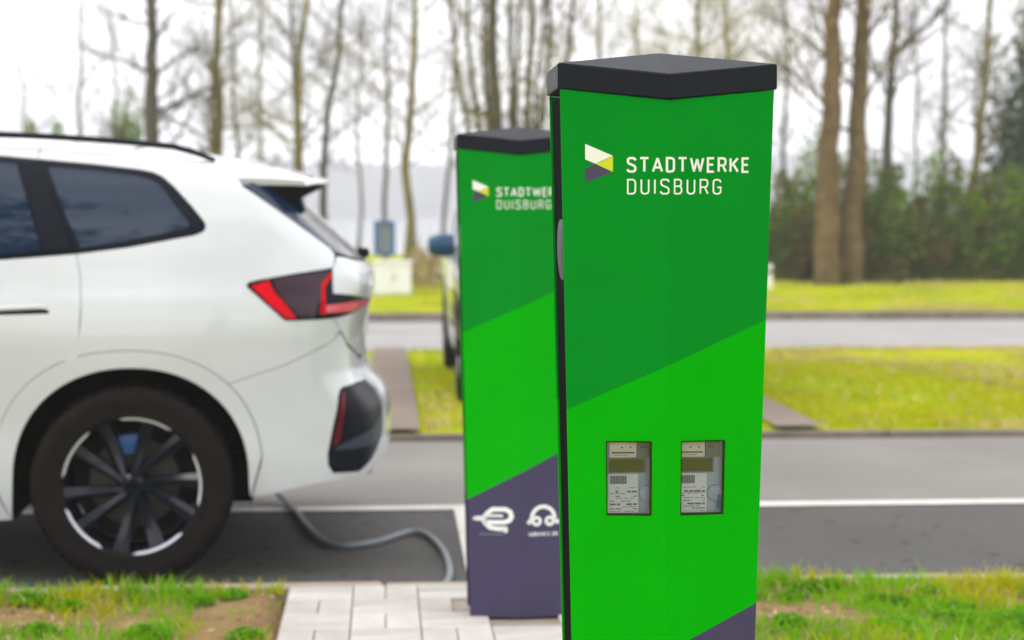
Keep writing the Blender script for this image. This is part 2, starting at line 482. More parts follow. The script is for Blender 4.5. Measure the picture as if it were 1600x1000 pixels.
# ================================================================== CHARGING STATIONS
CH, CW, CD = 1.478, .1925, .262              # panel height, half width and depth at the top
YC = CD / 2
def ct(z): return .815 + .185 * z / CH
def fold(x0): return .120 * abs(x0)         # the panel is folded: its middle line stands forward
def cp(x0, y0, z):
    t = ct(z); return (x0 * t, YC + (y0 - YC) * t, z)
def fp(x, z, off=.0007):                     # point on the front panel by real x
    x0 = x / ct(z); return cp(x0, fold(x0) - off, z)

GLY = {  # strokes on a 1-high grid; 'w' = width
 'S': (.60, [[(.58, .82), (.55, .93), (.44, 1), (.16, 1), (.04, .92), (.03, .72), (.10, .60), (.50, .42), (.58, .30), (.57, .10), (.45, 0), (.15, 0), (.03, .08), (.02, .18)]]),
 'T': (.62, [[(0, 1), (.62, 1)], [(.31, 1), (.31, 0)]]),
 'A': (.66, [[(0, 0), (.33, 1)], [(.33, 1), (.66, 0)], [(.12, .30), (.54, .30)]]),
 'D': (.58, [[(.03, 0), (.03, 1), (.36, 1), (.50, .94), (.56, .80), (.56, .20), (.50, .06), (.36, 0), (.03, 0)]]),
 'W': (.94, [[(0, 1), (.23, 0)], [(.23, 0), (.47, .94)], [(.47, .94), (.71, 0)], [(.71, 0), (.94, 1)]]),
 'E': (.50, [[(.50, 1), (.03, 1), (.03, 0), (.50, 0)], [(.03, .52), (.44, .52)]]),
 'R': (.58, [[(.03, 0), (.03, 1), (.40, 1), (.52, .94), (.55, .80), (.55, .66), (.50, .53), (.38, .47), (.03, .47)], [(.34, .47), (.58, 0)]]),
 'K': (.60, [[(.03, 0), (.03, 1)], [(.58, 1), (.06, .42)], [(.22, .60), (.60, 0)]]),
 'U': (.58, [[(.03, 1), (.03, .18), (.09, .05), (.22, 0), (.36, 0), (.49, .05), (.55, .18), (.55, 1)]]),
 'I': (.06, [[(.03, 1), (.03, 0)]]),
 'B': (.56, [[(.03, 0), (.03, 1), (.36, 1), (.48, .94), (.51, .80), (.48, .60), (.36, .53), (.03, .53)], [(.36, .53), (.50, .46), (.54, .32), (.53, .15), (.46, .04), (.34, 0), (.03, 0)]]),
 'G': (.60, [[(.57, .80), (.53, .93), (.40, 1), (.18, 1), (.06, .93), (.03, .78), (.03, .20), (.08, .06), (.20, 0), (.42, 0), (.54, .08), (.57, .22), (.57, .46), (.33, .46)]]),
 'l': (.06, [[(.03, 1.2), (.03, 0)]]), 'a': (.5, [[(.05, .95), (.4, 1), (.48, .85), (.48, 0), (.1, 0), (.03, .25), (.1, .55), (.48, .55)]]),
 'd': (.5, [[(.48, 1.4), (.48, 0), (.1, 0), (.03, .5), (.1, 1), (.48, 1)]]), 'e': (.5, [[(.03, .5), (.48, .5), (.45, .9), (.25, 1), (.07, .9), (.03, .5), (.07, .1), (.25, 0), (.46, .08)]]),
 'n': (.5, [[(.03, 0), (.03, 1)], [(.03, .8), (.2, 1), (.4, 1), (.48, .8), (.48, 0)]]), 't': (.36, [[(.15, 1.35), (.15, .1), (.34, 0)], [(0, 1), (.36, 1)]]),
 'z': (.45, [[(0, 1), (.45, 1), (0, 0), (.45, 0)]]), '.': (.1, [[(.03, .1), (.03, 0)]]),
}
def ribbon(mb, pts, wid, put, step=.006, closed=False, caps=True):
    """flat stroke of even width through pts (x, z), laid on the panel by put(x, z)"""
    P = [Vector(p) for p in pts]
    if closed: P = P + [P[0]]
    n = len(P); offs = []
    for i in range(n):
        a = P[i] - P[i - 1] if i > 0 else (P[-1] - P[-2] if closed else None)
        b = P[i + 1] - P[i] if i < n - 1 else (P[1] - P[0] if closed else None)
        a = a.normalized() if a is not None and a.length > 0 else None; b = b.normalized() if b is not None and b.length > 0 else None
        if a is None: a = b
        if b is None: b = a
        na = Vector((-a.y, a.x)); nb = Vector((-b.y, b.x)); m = (na + nb)
        m = m.normalized() if m.length > 1e-6 else na
        k = min(1.6, 1 / max(.3, m.dot(na))); offs.append(m * (wid / 2 * k))
    for i in range(n - 1):
        d = (P[i + 1] - P[i]).length; k = max(1, int(d / step))
        for j in range(k):
            t0, t1 = j / k, (j + 1) / k
            q = []
            for t in (t0, t1):
                c = P[i].lerp(P[i + 1], t); o = offs[i].lerp(offs[i + 1], t); q += [c + o, c - o]
            mb.add([put(*q[0]), put(*q[1]), put(*q[3]), put(*q[2])], [(0, 1, 2, 3)])
def word(text, x, z, h, total, wid, put):
    mb = MB(); ws = [GLY[c][0] for c in text]
    sp = (total / h - sum(ws)) / (len(text) - 1); cx = x
    for c, w in zip(text, ws):
        for st in GLY[c][1]: ribbon(mb, [(cx + px * h, z + pz * h) for px, pz in st], wid, put)
        cx += (w + sp) * h
    return mb
def poly_patch(mb, pts, put, mi=0):
    """filled convex polygon in (x, z), subdivided so it follows the fold"""
    c = (sum(p[0] for p in pts) / len(pts), sum(p[1] for p in pts) / len(pts))
    for i in range(len(pts)):
        a, b = pts[i], pts[(i + 1) % len(pts)]
        mb.add([put(*c), put(*a), put(*b)], [(0, 1, 2)], mi)

def sheet_solid(xs, zs, skip, yfun, ztop, thick, back):
    """folded sheet of cells with openings, front + back + edges"""
    mb = MB(); idx = {}; nx, nz = len(xs), len(zs); cells = []
    for j in range(nz - 1):
        for i in range(nx - 1):
            if (i, j) not in skip: cells.append((i, j))
    V = []; F = []
    def vid(i, j, b):
        if (i, j, b) not in idx:
            z = zs[j] if j < nz - 1 else ztop(xs[i])
            y = yfun(xs[i]); y = y + (thick if b else 0) * (1 if not back else -1)
            idx[(i, j, b)] = len(V); V.append(cp(xs[i], y, z))
        return idx[(i, j, b)]
    ed = {}
    for i, j in cells:
        q = [(i, j), (i + 1, j), (i + 1, j + 1), (i, j + 1)]
        F.append([vid(*p, 0) for p in q]); F.append([vid(*p, 1) for p in reversed(q)])
        for a in range(4):
            e = (q[a], q[(a + 1) % 4]); k = tuple(sorted(e)); ed.setdefault(k, []).append(e)
    for k, es in ed.items():
        if len(es) == 1:
            a, b = es[0]; F.append([vid(*a, 1), vid(*b, 1), vid(*b, 0), vid(*a, 0)])
    mb.add(V, F)
    return mb

def charger(loc, label, meters, lift):
    root = empty('charging_station', (loc[0], loc[1], VZ - .004 + lift))
    tag(root, label, 'charging station', 'two green charging stations on the paving')
    xs = [-CW, -.118, -.0285, 0, .0285, .118, CW]; zs = [0, .30, .60, .712, .848, 1.1, 1.3, CH]
    ztop = lambda x0: CH - .020 + .020 * abs(x0) / CW
    skip = {(1, 3), (4, 3)} if meters else set()
    fpn = sheet_solid(xs, zs, skip, fold, ztop, .005, False).obj('front_panel', 'charger_print', root)
    rpn = sheet_solid(xs, zs, set(), lambda x0: CD - fold(x0), ztop, .005, True).obj('rear_panel', 'charger_print', root)
    for p in (fpn, rpn):
        bv = p.modifiers.new('edge', 'BEVEL'); bv.width = .0012; bv.segments = 2; bv.limit_method = 'ANGLE'; bv.angle_limit = R(60)
    # dark core between the two folded panels (its front stays behind the meters)
    co = MB()
    k = CW - .005
    for z0, z1 in ((.012, .66), (.90, CH - .012)):
        vs = [cp(x, y, z) for z in (z0, z1) for x, y in ((-k, fold(CW) + .006), (0, .007), (k, fold(CW) + .006), (k, CD - fold(CW) - .006), (0, CD - .007), (-k, CD - fold(CW) - .006))]
        co.add(vs, [tuple(range(5, -1, -1)), tuple(range(6, 12))] + [(i, (i + 1) % 6, (i + 1) % 6 + 6, i + 6) for i in range(6)])
    vs = [cp(x, y, z) for z in (.655, .905) for x, y in ((-k, .09), (k, .09), (k, CD - .032), (0, CD - .010), (-k, CD - .032))]
    co.add(vs, [(4, 3, 2, 1, 0), (5, 6, 7, 8, 9)] + [(i, (i + 1) % 5, (i + 1) % 5 + 5, i + 5) for i in range(5)])
    for sx in (-1, 1):      # side cheeks close the meter chamber
        a = [cp(sx * k, y, z) for z in (.655, .905) for y in (.032, .09)]
        b = [cp(sx * (k - .006), y, z) for z in (.655, .905) for y in (.032, .09)]
        co.add(a + b, [(0, 1, 3, 2), (4, 6, 7, 5), (0, 2, 6, 4), (1, 5, 7, 3), (0, 4, 5, 1), (2, 3, 7, 6)])
    co.obj('core', 'core_black', root)
    MB().box((0, YC, -.0125), (.27, .165, .075), bev=.004).obj('base_plate', 'core_black', root)
    # cap
    e = .0035; ch = .046
    def ring(z_end, z_mid, ex):
        o = []
        for x, y, mid in ((-CW - ex, fold(CW) - ex * .3, 0), (0, -ex, 1), (CW + ex, fold(CW) - ex * .3, 0),
                          (CW + ex, CD - fold(CW) + ex * .3, 0), (0, CD + ex, 1), (-CW - ex, CD - fold(CW) + ex * .3, 0)):
            o.append((x, y, z_mid if mid else z_end))
        return o
    lo = ring(CH + .001, CH - .019, e); l2 = ring(CH + .003, CH - .017, e + .0012)
    h1 = ring(CH + ch - .003, CH + ch - .023, e + .0012); hi = ring(CH + ch, CH + ch - .020, e - .0015)
    V = lo + l2 + h1 + hi + [(0, YC, CH + ch + .027)]
    F = [(5, 4, 3, 2, 1, 0)]
    for l in range(3):
        for i in range(6): j = (i + 1) % 6; F.append((l * 6 + i, l * 6 + j, l * 6 + 6 + j, l * 6 + 6 + i))
    for i in range(6): F.append((18 + i, 18 + (i + 1) % 6, 24))
    cap = MB().add(V, F).obj('cap', 'cap_anthracite', root)
    # lock screw on the cap's end
    for sx in (-1, 1):
        b = MB(); x = sx * (CW + e + .001)
        n = 16
        for rr0, rr1, dx, mi in ((.0042, .0062, .0016, 0), (0, .0042, .0008, 1)):
            for q in range(n):
                a0, a1 = 2 * math.pi * q / n, 2 * math.pi * (q + 1) / n
                c0 = (.060, CH + .024)
                b.add([(x + sx * dx, c0[0] + r_ * math.cos(a), c0[1] + r_ * math.sin(a)) for r_, a in ((rr0, a0), (rr1, a0), (rr1, a1), (rr0, a1))], [(0, 1, 2, 3)], mi)
        b.obj('lock_screw', ['bolt_metal', 'core_black'], cap)
    # socket flap in the side gap: lens shaped plate
    for sx in (-1, 1):
        b = MB(); V = []; n, m_ = 14, 9
        z0, z1 = 1.136, 1.246
        for jz in range(n):
            tz = jz / (n - 1); z = z0 + (z1 - z0) * tz
            bulge = (max(0, 1 - (2 * tz - 1) ** 2)) ** .6
            for k_ in range(m_):
                a = math.pi * k_ / (m_ - 1)
                y0 = YC - .030 - math.cos(a) * (.022 + .038 * bulge)
                x0 = CW - .0055 + math.sin(a) ** .5 * .007 * (.35 + .65 * bulge)
                V.append(cp(sx * x0, y0, z))
        F = [(j * m_ + k_, j * m_ + k_ + 1, (j + 1) * m_ + k_ + 1, (j + 1) * m_ + k_) for j in range(n - 1) for k_ in range(m_ - 1)]
        F += [tuple(range(m_)), tuple((n - 1) * m_ + k_ for k_ in range(m_))]
        b.add(V, F).obj('socket_flap', 'flap_grey', root, smooth=True)
    # lettering and emblem, on both faces
    Z = lambda py: (CH - .020) - (py - 158) / 889.0      # heights read against the top of the fold
    Xp = lambda px: (px - 1046.5) / 889.0
    def lay(putf, par):
        word('STADTWERKE', Xp(981.5), Z(270.5), .0238, .2195, .0041, putf).obj('lettering', 'print_white', par)
        word('DUISBURG', Xp(981.5), Z(305.5), .0250, .1690, .0029, putf).obj('lettering', 'print_white', par)
        E = lambda ax, ay: (Xp(900 + ax / 5.333), Z(210 + ay / 5.333))
        b = MB()
        poly_patch(b, [E(80, 90), E(312, 190), E(165, 256), E(80, 220)], putf, 0)
        poly_patch(b, [E(313, 194), E(313, 326), E(167, 258)], putf, 1)
        poly_patch(b, [E(80, 296), E(163, 259), E(310, 328), E(80, 415)], putf, 2)
        b.obj('emblem', ['print_white', 'print_lime', 'print_violet'], par)
        # plug symbol and arch symbol on the violet foot
        zc = .322; u = .001 / .49; xc = -.090
        b = MB(); w = .0150
        def q(pts): return [(xc + ax * .00205, zc - ay * .00205) for ax, ay in pts]
        ribbon(b, q([(-24, 2), (-12, 2), (-6, -6), (2, -12), (22, -12), (29, -8), (31, -1), (28, 5), (20, 8), (-10, 8)]), w * .95, putf)
        ribbon(b, q([(-14, 2), (-8, 10), (-2, 16), (10, 18), (22, 18)]), w * .95, putf)
        ribbon(b, q([(-10, -2), (18, -2)]), w * .5, putf)
        ribbon(b, q([(22, 15), (22, 24)]), w * .8, putf)
        ribbon(b, q([(-28, 2), (-20, 2)]), w * .6, putf)
        b.obj('plug_symbol', 'print_white', par)
        b = MB(); xx = -.127
        while xx < -.057:
            ww = random.uniform(.002, .0055); ribbon(b, [(xx, zc - .0545), (xx + ww, zc - .0545)], .0046, putf); xx += ww + .0012
        b.obj('fine_print', 'print_violet', par).data.materials[0] = MATS['meter_ink']
        b = MB(); x2 = .074
        arc = [(x2 + .036 * math.cos(a), zc - .004 + .036 * math.sin(a)) for a in np.linspace(R(-5), R(195), 18)]
        ribbon(b, arc, .012, putf)
        for sx in (-1, 1):
            ribbon(b, [(x2 + sx * .021 + .0115 * math.cos(a), zc - .014 + .0115 * math.sin(a)) for a in np.linspace(0, 2 * math.pi, 17)[:-1]], .0095, putf, closed=True)
        ribbon(b, [(x2 - .048, zc - .022), (x2 - .040, zc - .010)], .012, putf)
        ribbon(b, [(x2 + .048, zc - .022), (x2 + .040, zc - .010)], .012, putf)
        b.obj('arch_symbol', 'print_white', par)
        word('ladenetz.de', x2 - .045, zc - .060, .0085, .090, .0026, putf).obj('lettering', 'print_white', par)
    lay(fp, fpn)
    lay(lambda x, z: cp(-x / ct(z), CD - fold(x / ct(z)) + .001, z), rpn)
    # meters behind the two openings
    for sx, shift in (((-1, .007), (1, -.002)) if meters else ()):
        zc = .780; t = ct(zc); xm = sx * .067 + shift; ym = YC + (.034 - YC) * t
        W_, H_ = .112, .165
        mt = MB().box((xm, ym + .02, zc), (W_, .04, H_), bev=.003).obj('meter', 'meter_plastic', root)
        yf = ym - .0015
        X0 = -.0395 if sx < 0 else -.0395
        def pl(a0, a1, b0, b1, m, name, dy=0.0012):
            return MB().box((xm + (a0 + a1) / 2, yf - dy / 2, zc + (b0 + b1) / 2), (abs(a1 - a0), .003 + dy, abs(b1 - b0)), bev=.0006).obj(name, m, mt)
        ox = -.0415
        pl(ox + .001, ox + .050, .036, .0655, 'meter_header', 'header')
        pl(ox + .052, ox + .078, .036, .0655, 'meter_side', 'side_cover')
        lcd = pl(ox + .0005, ox + .067, .0085, .0345, 'meter_side', 'display_frame')
        pl(ox + .002, ox + .064, .0105, .0325, 'meter_lcd', 'display', .0022)
        lab = pl(ox - .002, ox + .054, -.0655, .006, 'meter_label', 'label')
        # dots, digits and rows of small print
        b = MB(); yy = yf - .0036
        def bar(a0, a1, b0, b1, mi, y_=None):
            y_ = yy if y_ is None else y_
            b.add([(xm + a0, y_, zc + b0), (xm + a1, y_, zc + b0), (xm + a1, y_, zc + b1), (xm + a0, y_, zc + b1)], [(0, 1, 2, 3)], mi)
        for dx in (.024, .039, .060, .066):
            n = 10; b.add([(xm + ox + dx + .0016 * math.cos(2 * math.pi * q / n), yy, zc + .0545 + .0016 * math.sin(2 * math.pi * q / n)) for q in range(n)], [tuple(range(n))], 1)
        xx = ox + .005
        while xx < ox + .043:
            ww = random.uniform(.0015, .0042); bar(xx, xx + ww, .0435, .0462, 1); xx += ww + .0006
        bar(ox + .010, ox + .036, .0398, .0408, 0)
        for q in range(7): bar(ox + .010 + q * .0068, ox + .0112 + q * .0068, .013, .029, 2); bar(ox + .0135 + q * .0068, ox + .0142 + q * .0068, .014, .028, 2)
        bar(ox + .050, ox + .057, .0255, .0285, 2)
        for q in range(22):
            bar(ox + .002 + q * .0014, ox + .0027 + q * .0014 + .0004 * (q % 3), -.012, .003, 0)
        rows = [(-.0185, .0010), (-.0245, .0032), (-.0290, .0012), (-.0335, .0018), (-.0378, .0010), (-.0425, .0016), (-.0475, .0032), (-.0530, .0012), (-.0565, .0018), (-.0615, .0009)]
        for zr, hh in rows:
            xx = ox + random.choice((.002, .002, .012))
            while xx < ox + .049:
                ww = random.uniform(.003, .014)
                if random.random() < .72: bar(xx, min(xx + ww, ox + .051), zr - hh, zr, 0)
                xx += ww + random.uniform(.001, .003)
        b.obj('fine_print', ['meter_ink', 'meter_ink_dark', 'meter_lcd_ink'], mt, recalc=False)
        # round sealed knob
        kb = MB(); kb.lathe([(0, .004), (.013, .004), (.0145, .003), (.0155, 0)], 24, 'y', (xm + ox + .070, yf, zc - .030))
        kb.obj('knob', 'meter_plastic', mt, smooth=True)
        MB().box((xm + ox + .077, yf - .002, zc - .046), (.006, .008, .026), bev=.001).obj('seal', 'meter_blue', mt)
        # dark gasket round the opening, then the clear window
        g = MB()
        for a0, a1, b0, b1 in ((.0270, .0310, .708, .852), (.1155, .1195, .708, .852), (.0310, .1155, .708, .7145), (.0310, .1155, .8455, .852)):
            vs = [cp(sx * x, fold(x) + d, z) for d in (.0052, .016) for x, z in ((a0, b0), (a1, b0), (a1, b1), (a0, b1))]
            g.add(vs, [(0, 1, 2, 3), (7, 6, 5, 4)] + [(i, i + 4, (i + 1) % 4 + 4, (i + 1) % 4) for i in range(4)])
        g.obj('gasket', 'core_black', root)
        z0, z1 = .713, .847; xa, xb = (.029, .1175)
        pv = [(sx * xa, z0), (sx * xb, z0), (sx * xb, z1), (sx * xa, z1)]
        V = [cp(x, fold(x) + .0030, z) for x, z in pv] + [cp(x, fold(x) + .0045, z) for x, z in pv]
        MB().add(V, [(0, 1, 2, 3), (7, 6, 5, 4)] + [(i, i + 4, (i + 1) % 4 + 4, (i + 1) % 4) for i in range(4)]).obj('window_pane', 'clear_pane', root)
    return root
charger(CHARGERS[0], 'tall green charging station in front, sharp, with two meter windows fully in view', True, .023)
charger(CHARGERS[1], 'smaller green charging station behind, half hidden, white plug symbol on its violet foot', False, 0)

# ================================================================== CARS
def pw(xs,ys):
    # smooth monotone-ish cubic (catmull/pchip)
    xs=np.array(xs,float); ys=np.array(ys,float)
    h=np.diff(xs); d=np.diff(ys)/h; m=np.zeros_like(ys); m[0]=d[0]; m[-1]=d[-1]
    for i in range(1,len(xs)-1):
        m[i]=0 if d[i-1]*d[i]<=0 else 2*d[i-1]*d[i]/(d[i-1]+d[i])
    def f(x):
        x=np.clip(np.asarray(x,float),xs[0],xs[-1])
        i=np.clip(np.searchsorted(xs,x)-1,0,len(xs)-2)
        t=(x-xs[i])/h[i]
        return ((2*t**3-3*t**2+1)*ys[i]+(t**3-2*t**2+t)*h[i]*m[i]+(-2*t**3+3*t**2)*ys[i+1]+(t**3-t**2)*h[i]*m[i+1])
    return f
# car space: x rearwards from rear axle, y outwards (half car), z up
fW=pw([.12,.22,.34,.45,.55,.70,.80,.90,.96,1.02,1.07,1.12,1.2,1.3,1.4,1.5,1.6,1.75],
      [.84,.872,.893,.898,.896,.902,.910,.916,.914,.900,.880,.862,.835,.797,.752,.70,.64,.56])
fXr=pw([.10,.25,.33,.42,.50,.58,.64,.69,.75,.85,.95,1.03,1.08,1.13,1.2,1.3,1.4,1.5,1.6],
       [.72,.89,.955,.985,.99,.985,.955,.915,.89,.885,.90,.92,.925,.90,.835,.725,.62,.52,.42])
fXf=pw([.10,.25,.4,.55,.7,.8,.9,1.0,1.1,1.7],[3.40,3.50,3.55,3.56,3.53,3.48,3.36,3.2,3.0,2.9])   # distance ahead of rear axle
fZ=pw([-3.7,-3.5,-3.2,-2.9,-2.55,-2.25,-1.9,-1.6,-1.35,-1.1,-.8,-.5,-.2,.1,.4,.6,.9],
      [.70,.86,.96,1.01,1.06,1.14,1.36,1.53,1.605,1.635,1.642,1.637,1.622,1.597,1.555,1.51,1.43])
def smax(a,b,k):
    h=np.clip(.5+.5*(a-b)/k,0,1); return a*h+b*(1-h)+k*h*(1-h)
def CF(x,y,z):
    x=np.asarray(x,float); y=np.abs(np.asarray(y,float)); z=np.asarray(z,float)
    w=fW(z)
    t=np.clip((x-.1)/.85,0,1.3); w=w-.055*t**2
    tf=np.clip((-2.5-x)/1.05,0,1.3); w=w-.07*tf**2
    # haunches over the wheels
    for cx in (0,-2.69):
        w=w+.014*np.exp(-((x-cx)/.46)**2)*np.exp(-((z-.70)/.22)**2)
    # scallop low on the doors
    w=w-.018*np.exp(-((x+1.35)/.8)**4)*np.exp(-((z-.50)/.13)**2)
    d1=y-w
    d2=x-(fXr(z)-.11*(y/.85)**2.2)
    d2f=-x-(fXf(z)-.26*(y/.85)**2.4)
    d3=z-(fZ(x)-.045*(y/.65)**2)
    g=smax(d1,d2,.13); g=smax(g,d2f,.2)
    return smax(g,d3,.09)
def cgrad(x,y,z):
    e=1e-3
    g=np.stack([CF(x+e,y,z)-CF(x-e,y,z),CF(x,y+e,z)-CF(x,y-e,z),CF(x,y,z+e)-CF(x,y,z-e)],-1)
    return g/np.linalg.norm(g,axis=-1,keepdims=True)
def ccast(o,d,t0,t1,n=160):
    o=np.asarray(o,float); d=np.asarray(d,float)
    ts=np.linspace(t0,t1,n)
    hit=None
    lo=np.full(len(o),np.nan); hi=lo.copy(); done=np.zeros(len(o),bool)
    prev=ts[0]
    for t in ts[1:]:
        p=o+d*t; ins=CF(p[:,0],p[:,1],p[:,2])<0
        new=ins&~done; lo[new]=prev; hi[new]=t; done|=ins; prev=t
    for _ in range(30):
        m=(lo+hi)/2; p=o+d*m[:,None]; ins=CF(p[:,0],p[:,1],p[:,2])<0
        hi=np.where(ins,m,hi); lo=np.where(ins,lo,m)
    return o+d*((lo+hi)/2)[:,None]

def pip(P, poly):
    """points (n,2) inside polygon"""
    x, y = P[:, 0], P[:, 1]; ins = np.zeros(len(P), bool); n = len(poly)
    for i in range(n):
        x0, y0 = poly[i]; x1, y1 = poly[(i + 1) % n]
        if y0 == y1: continue
        c = ((y0 > y) != (y1 > y)) & (x < (x1 - x0) * (y - y0) / (y1 - y0) + x0)
        ins ^= c
    return ins
def dist_poly(P, poly):
    d = np.full(len(P), 1e9); poly = np.asarray(poly); n = len(poly)
    for i in range(n):
        a, b = poly[i], poly[(i + 1) % n]; ab = b - a; L2 = max(1e-12, ab @ ab)
        t = np.clip(((P - a) @ ab) / L2, 0, 1); d = np.minimum(d, np.linalg.norm(P - a - t[:, None] * ab, axis=1))
    return d
def inset(poly, g):
    """shrink a polygon by g"""
    P = np.asarray(poly, float); n = len(P)
    A = .5 * np.sum(P[:, 0] * np.roll(P[:, 1], -1) - np.roll(P[:, 0], -1) * P[:, 1]); sgn = 1 if A > 0 else -1
    out = []
    for i in range(n):
        a = P[i] - P[i - 1]; b = P[(i + 1) % n] - P[i]
        a = a / (np.linalg.norm(a) + 1e-12); b = b / (np.linalg.norm(b) + 1e-12)
        m = np.array([-(a[1] + b[1]), a[0] + b[0]]) * sgn; l = np.linalg.norm(m)
        if l < 1e-6: out.append(P[i]); continue
        m /= l; k = min(2, 1 / max(.4, m @ (np.array([-a[1], a[0]]) * sgn))); out.append(P[i] + m * g * k)
    return np.array(out)
class Chart:
    """orthographic chart of the body surface: angle phi in plan (90 side, 0 rear, 180 front) or 'top'"""
    def __init__(s, phi):
        s.phi = phi
        if phi != 'top':
            a = R(phi); s.d = np.array([math.cos(a), math.sin(a)]); s.t = np.array([math.sin(a), -math.cos(a)])
    def to2(s, P):
        P = np.asarray(P, float)
        return P[:, :2].copy() if s.phi == 'top' else np.stack([P[:, 0] * s.t[0] + P[:, 1] * s.t[1], P[:, 2]], 1)
    def to3(s, Q):
        if s.phi == 'top':
            o = np.stack([Q[:, 0], Q[:, 1], np.full(len(Q), 2.2)], 1); d = np.tile([0, 0, -1.], (len(Q), 1)); return ccast(o, d, 0, 2.0)
        o = np.stack([s.d[0] * 5 + Q[:, 0] * s.t[0], s.d[1] * 5 + Q[:, 0] * s.t[1], Q[:, 1]], 1)
        d = np.tile([-s.d[0], -s.d[1], 0.], (len(Q), 1)); return ccast(o, d, .8, 6.5, 240)
def side3(pts):
    """(x,z) on the body side -> (x,y,z)"""
    Q = np.array([(p[0], p[-1]) for p in pts]); q = Chart(90).to3(Q)
    return [tuple(v) for v in q]
def mix3(pts):
    two = [i for i, p in enumerate(pts) if len(p) == 2]; out = [tuple(p) for p in pts]
    if two:
        for i, q in zip(two, side3([pts[i] for i in two])): out[i] = q
    return out
class Panel:
    """piece of the body skin bounded by pts"""
    def __init__(s, pts, phi=90, off=0., res=.035, holes=(), gap=.0012, skirt=.014, edge=.03):
        ch = Chart(phi)
        def snap(q):
            # points near the middle of nose or tail are put onto the skin along x
            q = mix3(q)
            if phi == 'top' or 60 <= phi <= 120: return q
            d = []
            for i, p in enumerate(q):       # follow the centre line closely
                d.append(p); n_ = q[(i + 1) % len(q)]
                if abs(p[1]) < .003 and abs(n_[1]) < .003:
                    d += [tuple(np.array(p) + (np.array(n_) - np.array(p)) * j / 10) for j in range(1, 10)]
            q = d
            k = [i for i, p in enumerate(q) if abs(p[1]) < .62]
            if k:
                c = Chart(0 if phi < 60 else 180); r = c.to3(np.array([(-q[i][1] if phi < 60 else q[i][1], q[i][2]) for i in k]))
                for i, p in zip(k, r):
                    if not np.isnan(p[0]): q[i] = tuple(p)
            return q
        poly = ch.to2(snap(pts))
        if gap:
            mid = np.array([abs(p[1]) < .003 for p in snap(pts)]); old = poly; poly = inset(poly, gap); poly[mid] = old[mid]
        loops = [poly] + [ch.to2(snap(h)) for h in holes]
        V = []; E = []
        for lp in loops:
            st = len(V); n = len(lp)
            for i in range(n):
                a, b = lp[i], lp[(i + 1) % n]; k = max(1, int(np.linalg.norm(b - a) / edge))
                for j in range(k): V.append(a + (b - a) * j / k)
            m = len(V); E += [(q, q + 1 if q + 1 < m else st) for q in range(st, m)]
        lo, hi = poly.min(0), poly.max(0)
        gx, gy = np.meshgrid(np.arange(lo[0] + res / 2, hi[0], res), np.arange(lo[1] + res / 2, hi[1], res))
        G = np.stack([gx.ravel(), gy.ravel()], 1)
        if len(G):
            ok = pip(G, poly)
            for lp in loops[1:]: ok &= ~pip(G, lp)
            G = G[ok]
            for lp in loops:
                if len(G): G = G[dist_poly(G, lp) > res * .45]
            V += list(G)
        r = delaunay_2d_cdt([Vector((float(a[0]), float(a[1]))) for a in V], E, [], 0, 1e-6)
        Q = np.array([(v.x, v.y) for v in r[0]]); T = np.array([f for f in r[2] if len(f) == 3])
        c = Q[T].mean(1); ok = pip(c, poly)
        for lp in loops[1:]: ok &= ~pip(c, lp)
        T = T[ok]
        P = ch.to3(Q)
        bad = np.isnan(P[:, 0])
        if bad.any():
            good = ~np.isin(T, np.where(bad)[0]).any(1); T = T[good]; P[bad] = 0
        us = np.unique(T); mp2 = np.full(len(P), -1); mp2[us] = np.arange(len(us)); P = P[us]; T = mp2[T]
        Nn = cgrad(P[:, 0], P[:, 1], P[:, 2])
        P = P + Nn * off
        # one winding: outward
        fn = np.cross(P[T[:, 1]] - P[T[:, 0]], P[T[:, 2]] - P[T[:, 0]]); fl = (fn * Nn[T[:, 0]]).sum(1) < 0
        T[fl] = T[fl][:, ::-1]
        s.P, s.N, s.T, s.skirt = P, Nn, T, skirt
    def arrays(s, sign):
        """sign -1: near side (car's left), +1 far side"""
        f = np.array([1, sign, 1]); P = s.P * f; Nn = s.N * f; T = s.T if sign > 0 else s.T[:, ::-1]
        V = [P]; NN = [Nn]; Fs = [T]; n = len(P)
        if s.skirt:
            cnt = {}
            for t in T:
                for a, b in ((t[0], t[1]), (t[1], t[2]), (t[2], t[0])): cnt[(a, b)] = 1
            bd = [(a, b) for (a, b) in cnt if (b, a) not in cnt and not (abs(P[a, 1]) < .004 and abs(P[b, 1]) < .004)]
            if bd:
                bd = np.array(bd); k = len(bd)
                V += [P[bd[:, 0]], P[bd[:, 1]], P[bd[:, 0]] - Nn[bd[:, 0]] * s.skirt, P[bd[:, 1]] - Nn[bd[:, 1]] * s.skirt]
                NN += [np.zeros((4 * k, 3))]
                a = n + np.arange(k)
                Fs += [np.stack([a, a + 2 * k, a + k], 1), np.stack([a + k, a + 2 * k, a + 3 * k], 1)]
        return np.concatenate(V), np.concatenate(NN), np.concatenate(Fs)
def panels_obj(name, items, m, parent, used=True):
    """items: [(Panel, sign)] joined in one mesh"""
    V = []; NN = []; Fs = []; n = 0
    for p, sg in items:
        a, b, c = p.arrays(sg); V.append(a); NN.append(b); Fs.append(c + n); n += len(a)
    V = np.concatenate(V); NN = np.concatenate(NN); Fs = np.concatenate(Fs)
    me = bpy.data.meshes.new(name)
    me.from_pydata(V.tolist(), [], Fs.tolist()); me.materials.append(MATS[m])
    me.polygons.foreach_set('use_smooth', [True] * len(me.polygons)); me.update()
    me.normals_split_custom_set_from_vertices([tuple(v) for v in NN])
    return link(name, me, parent)

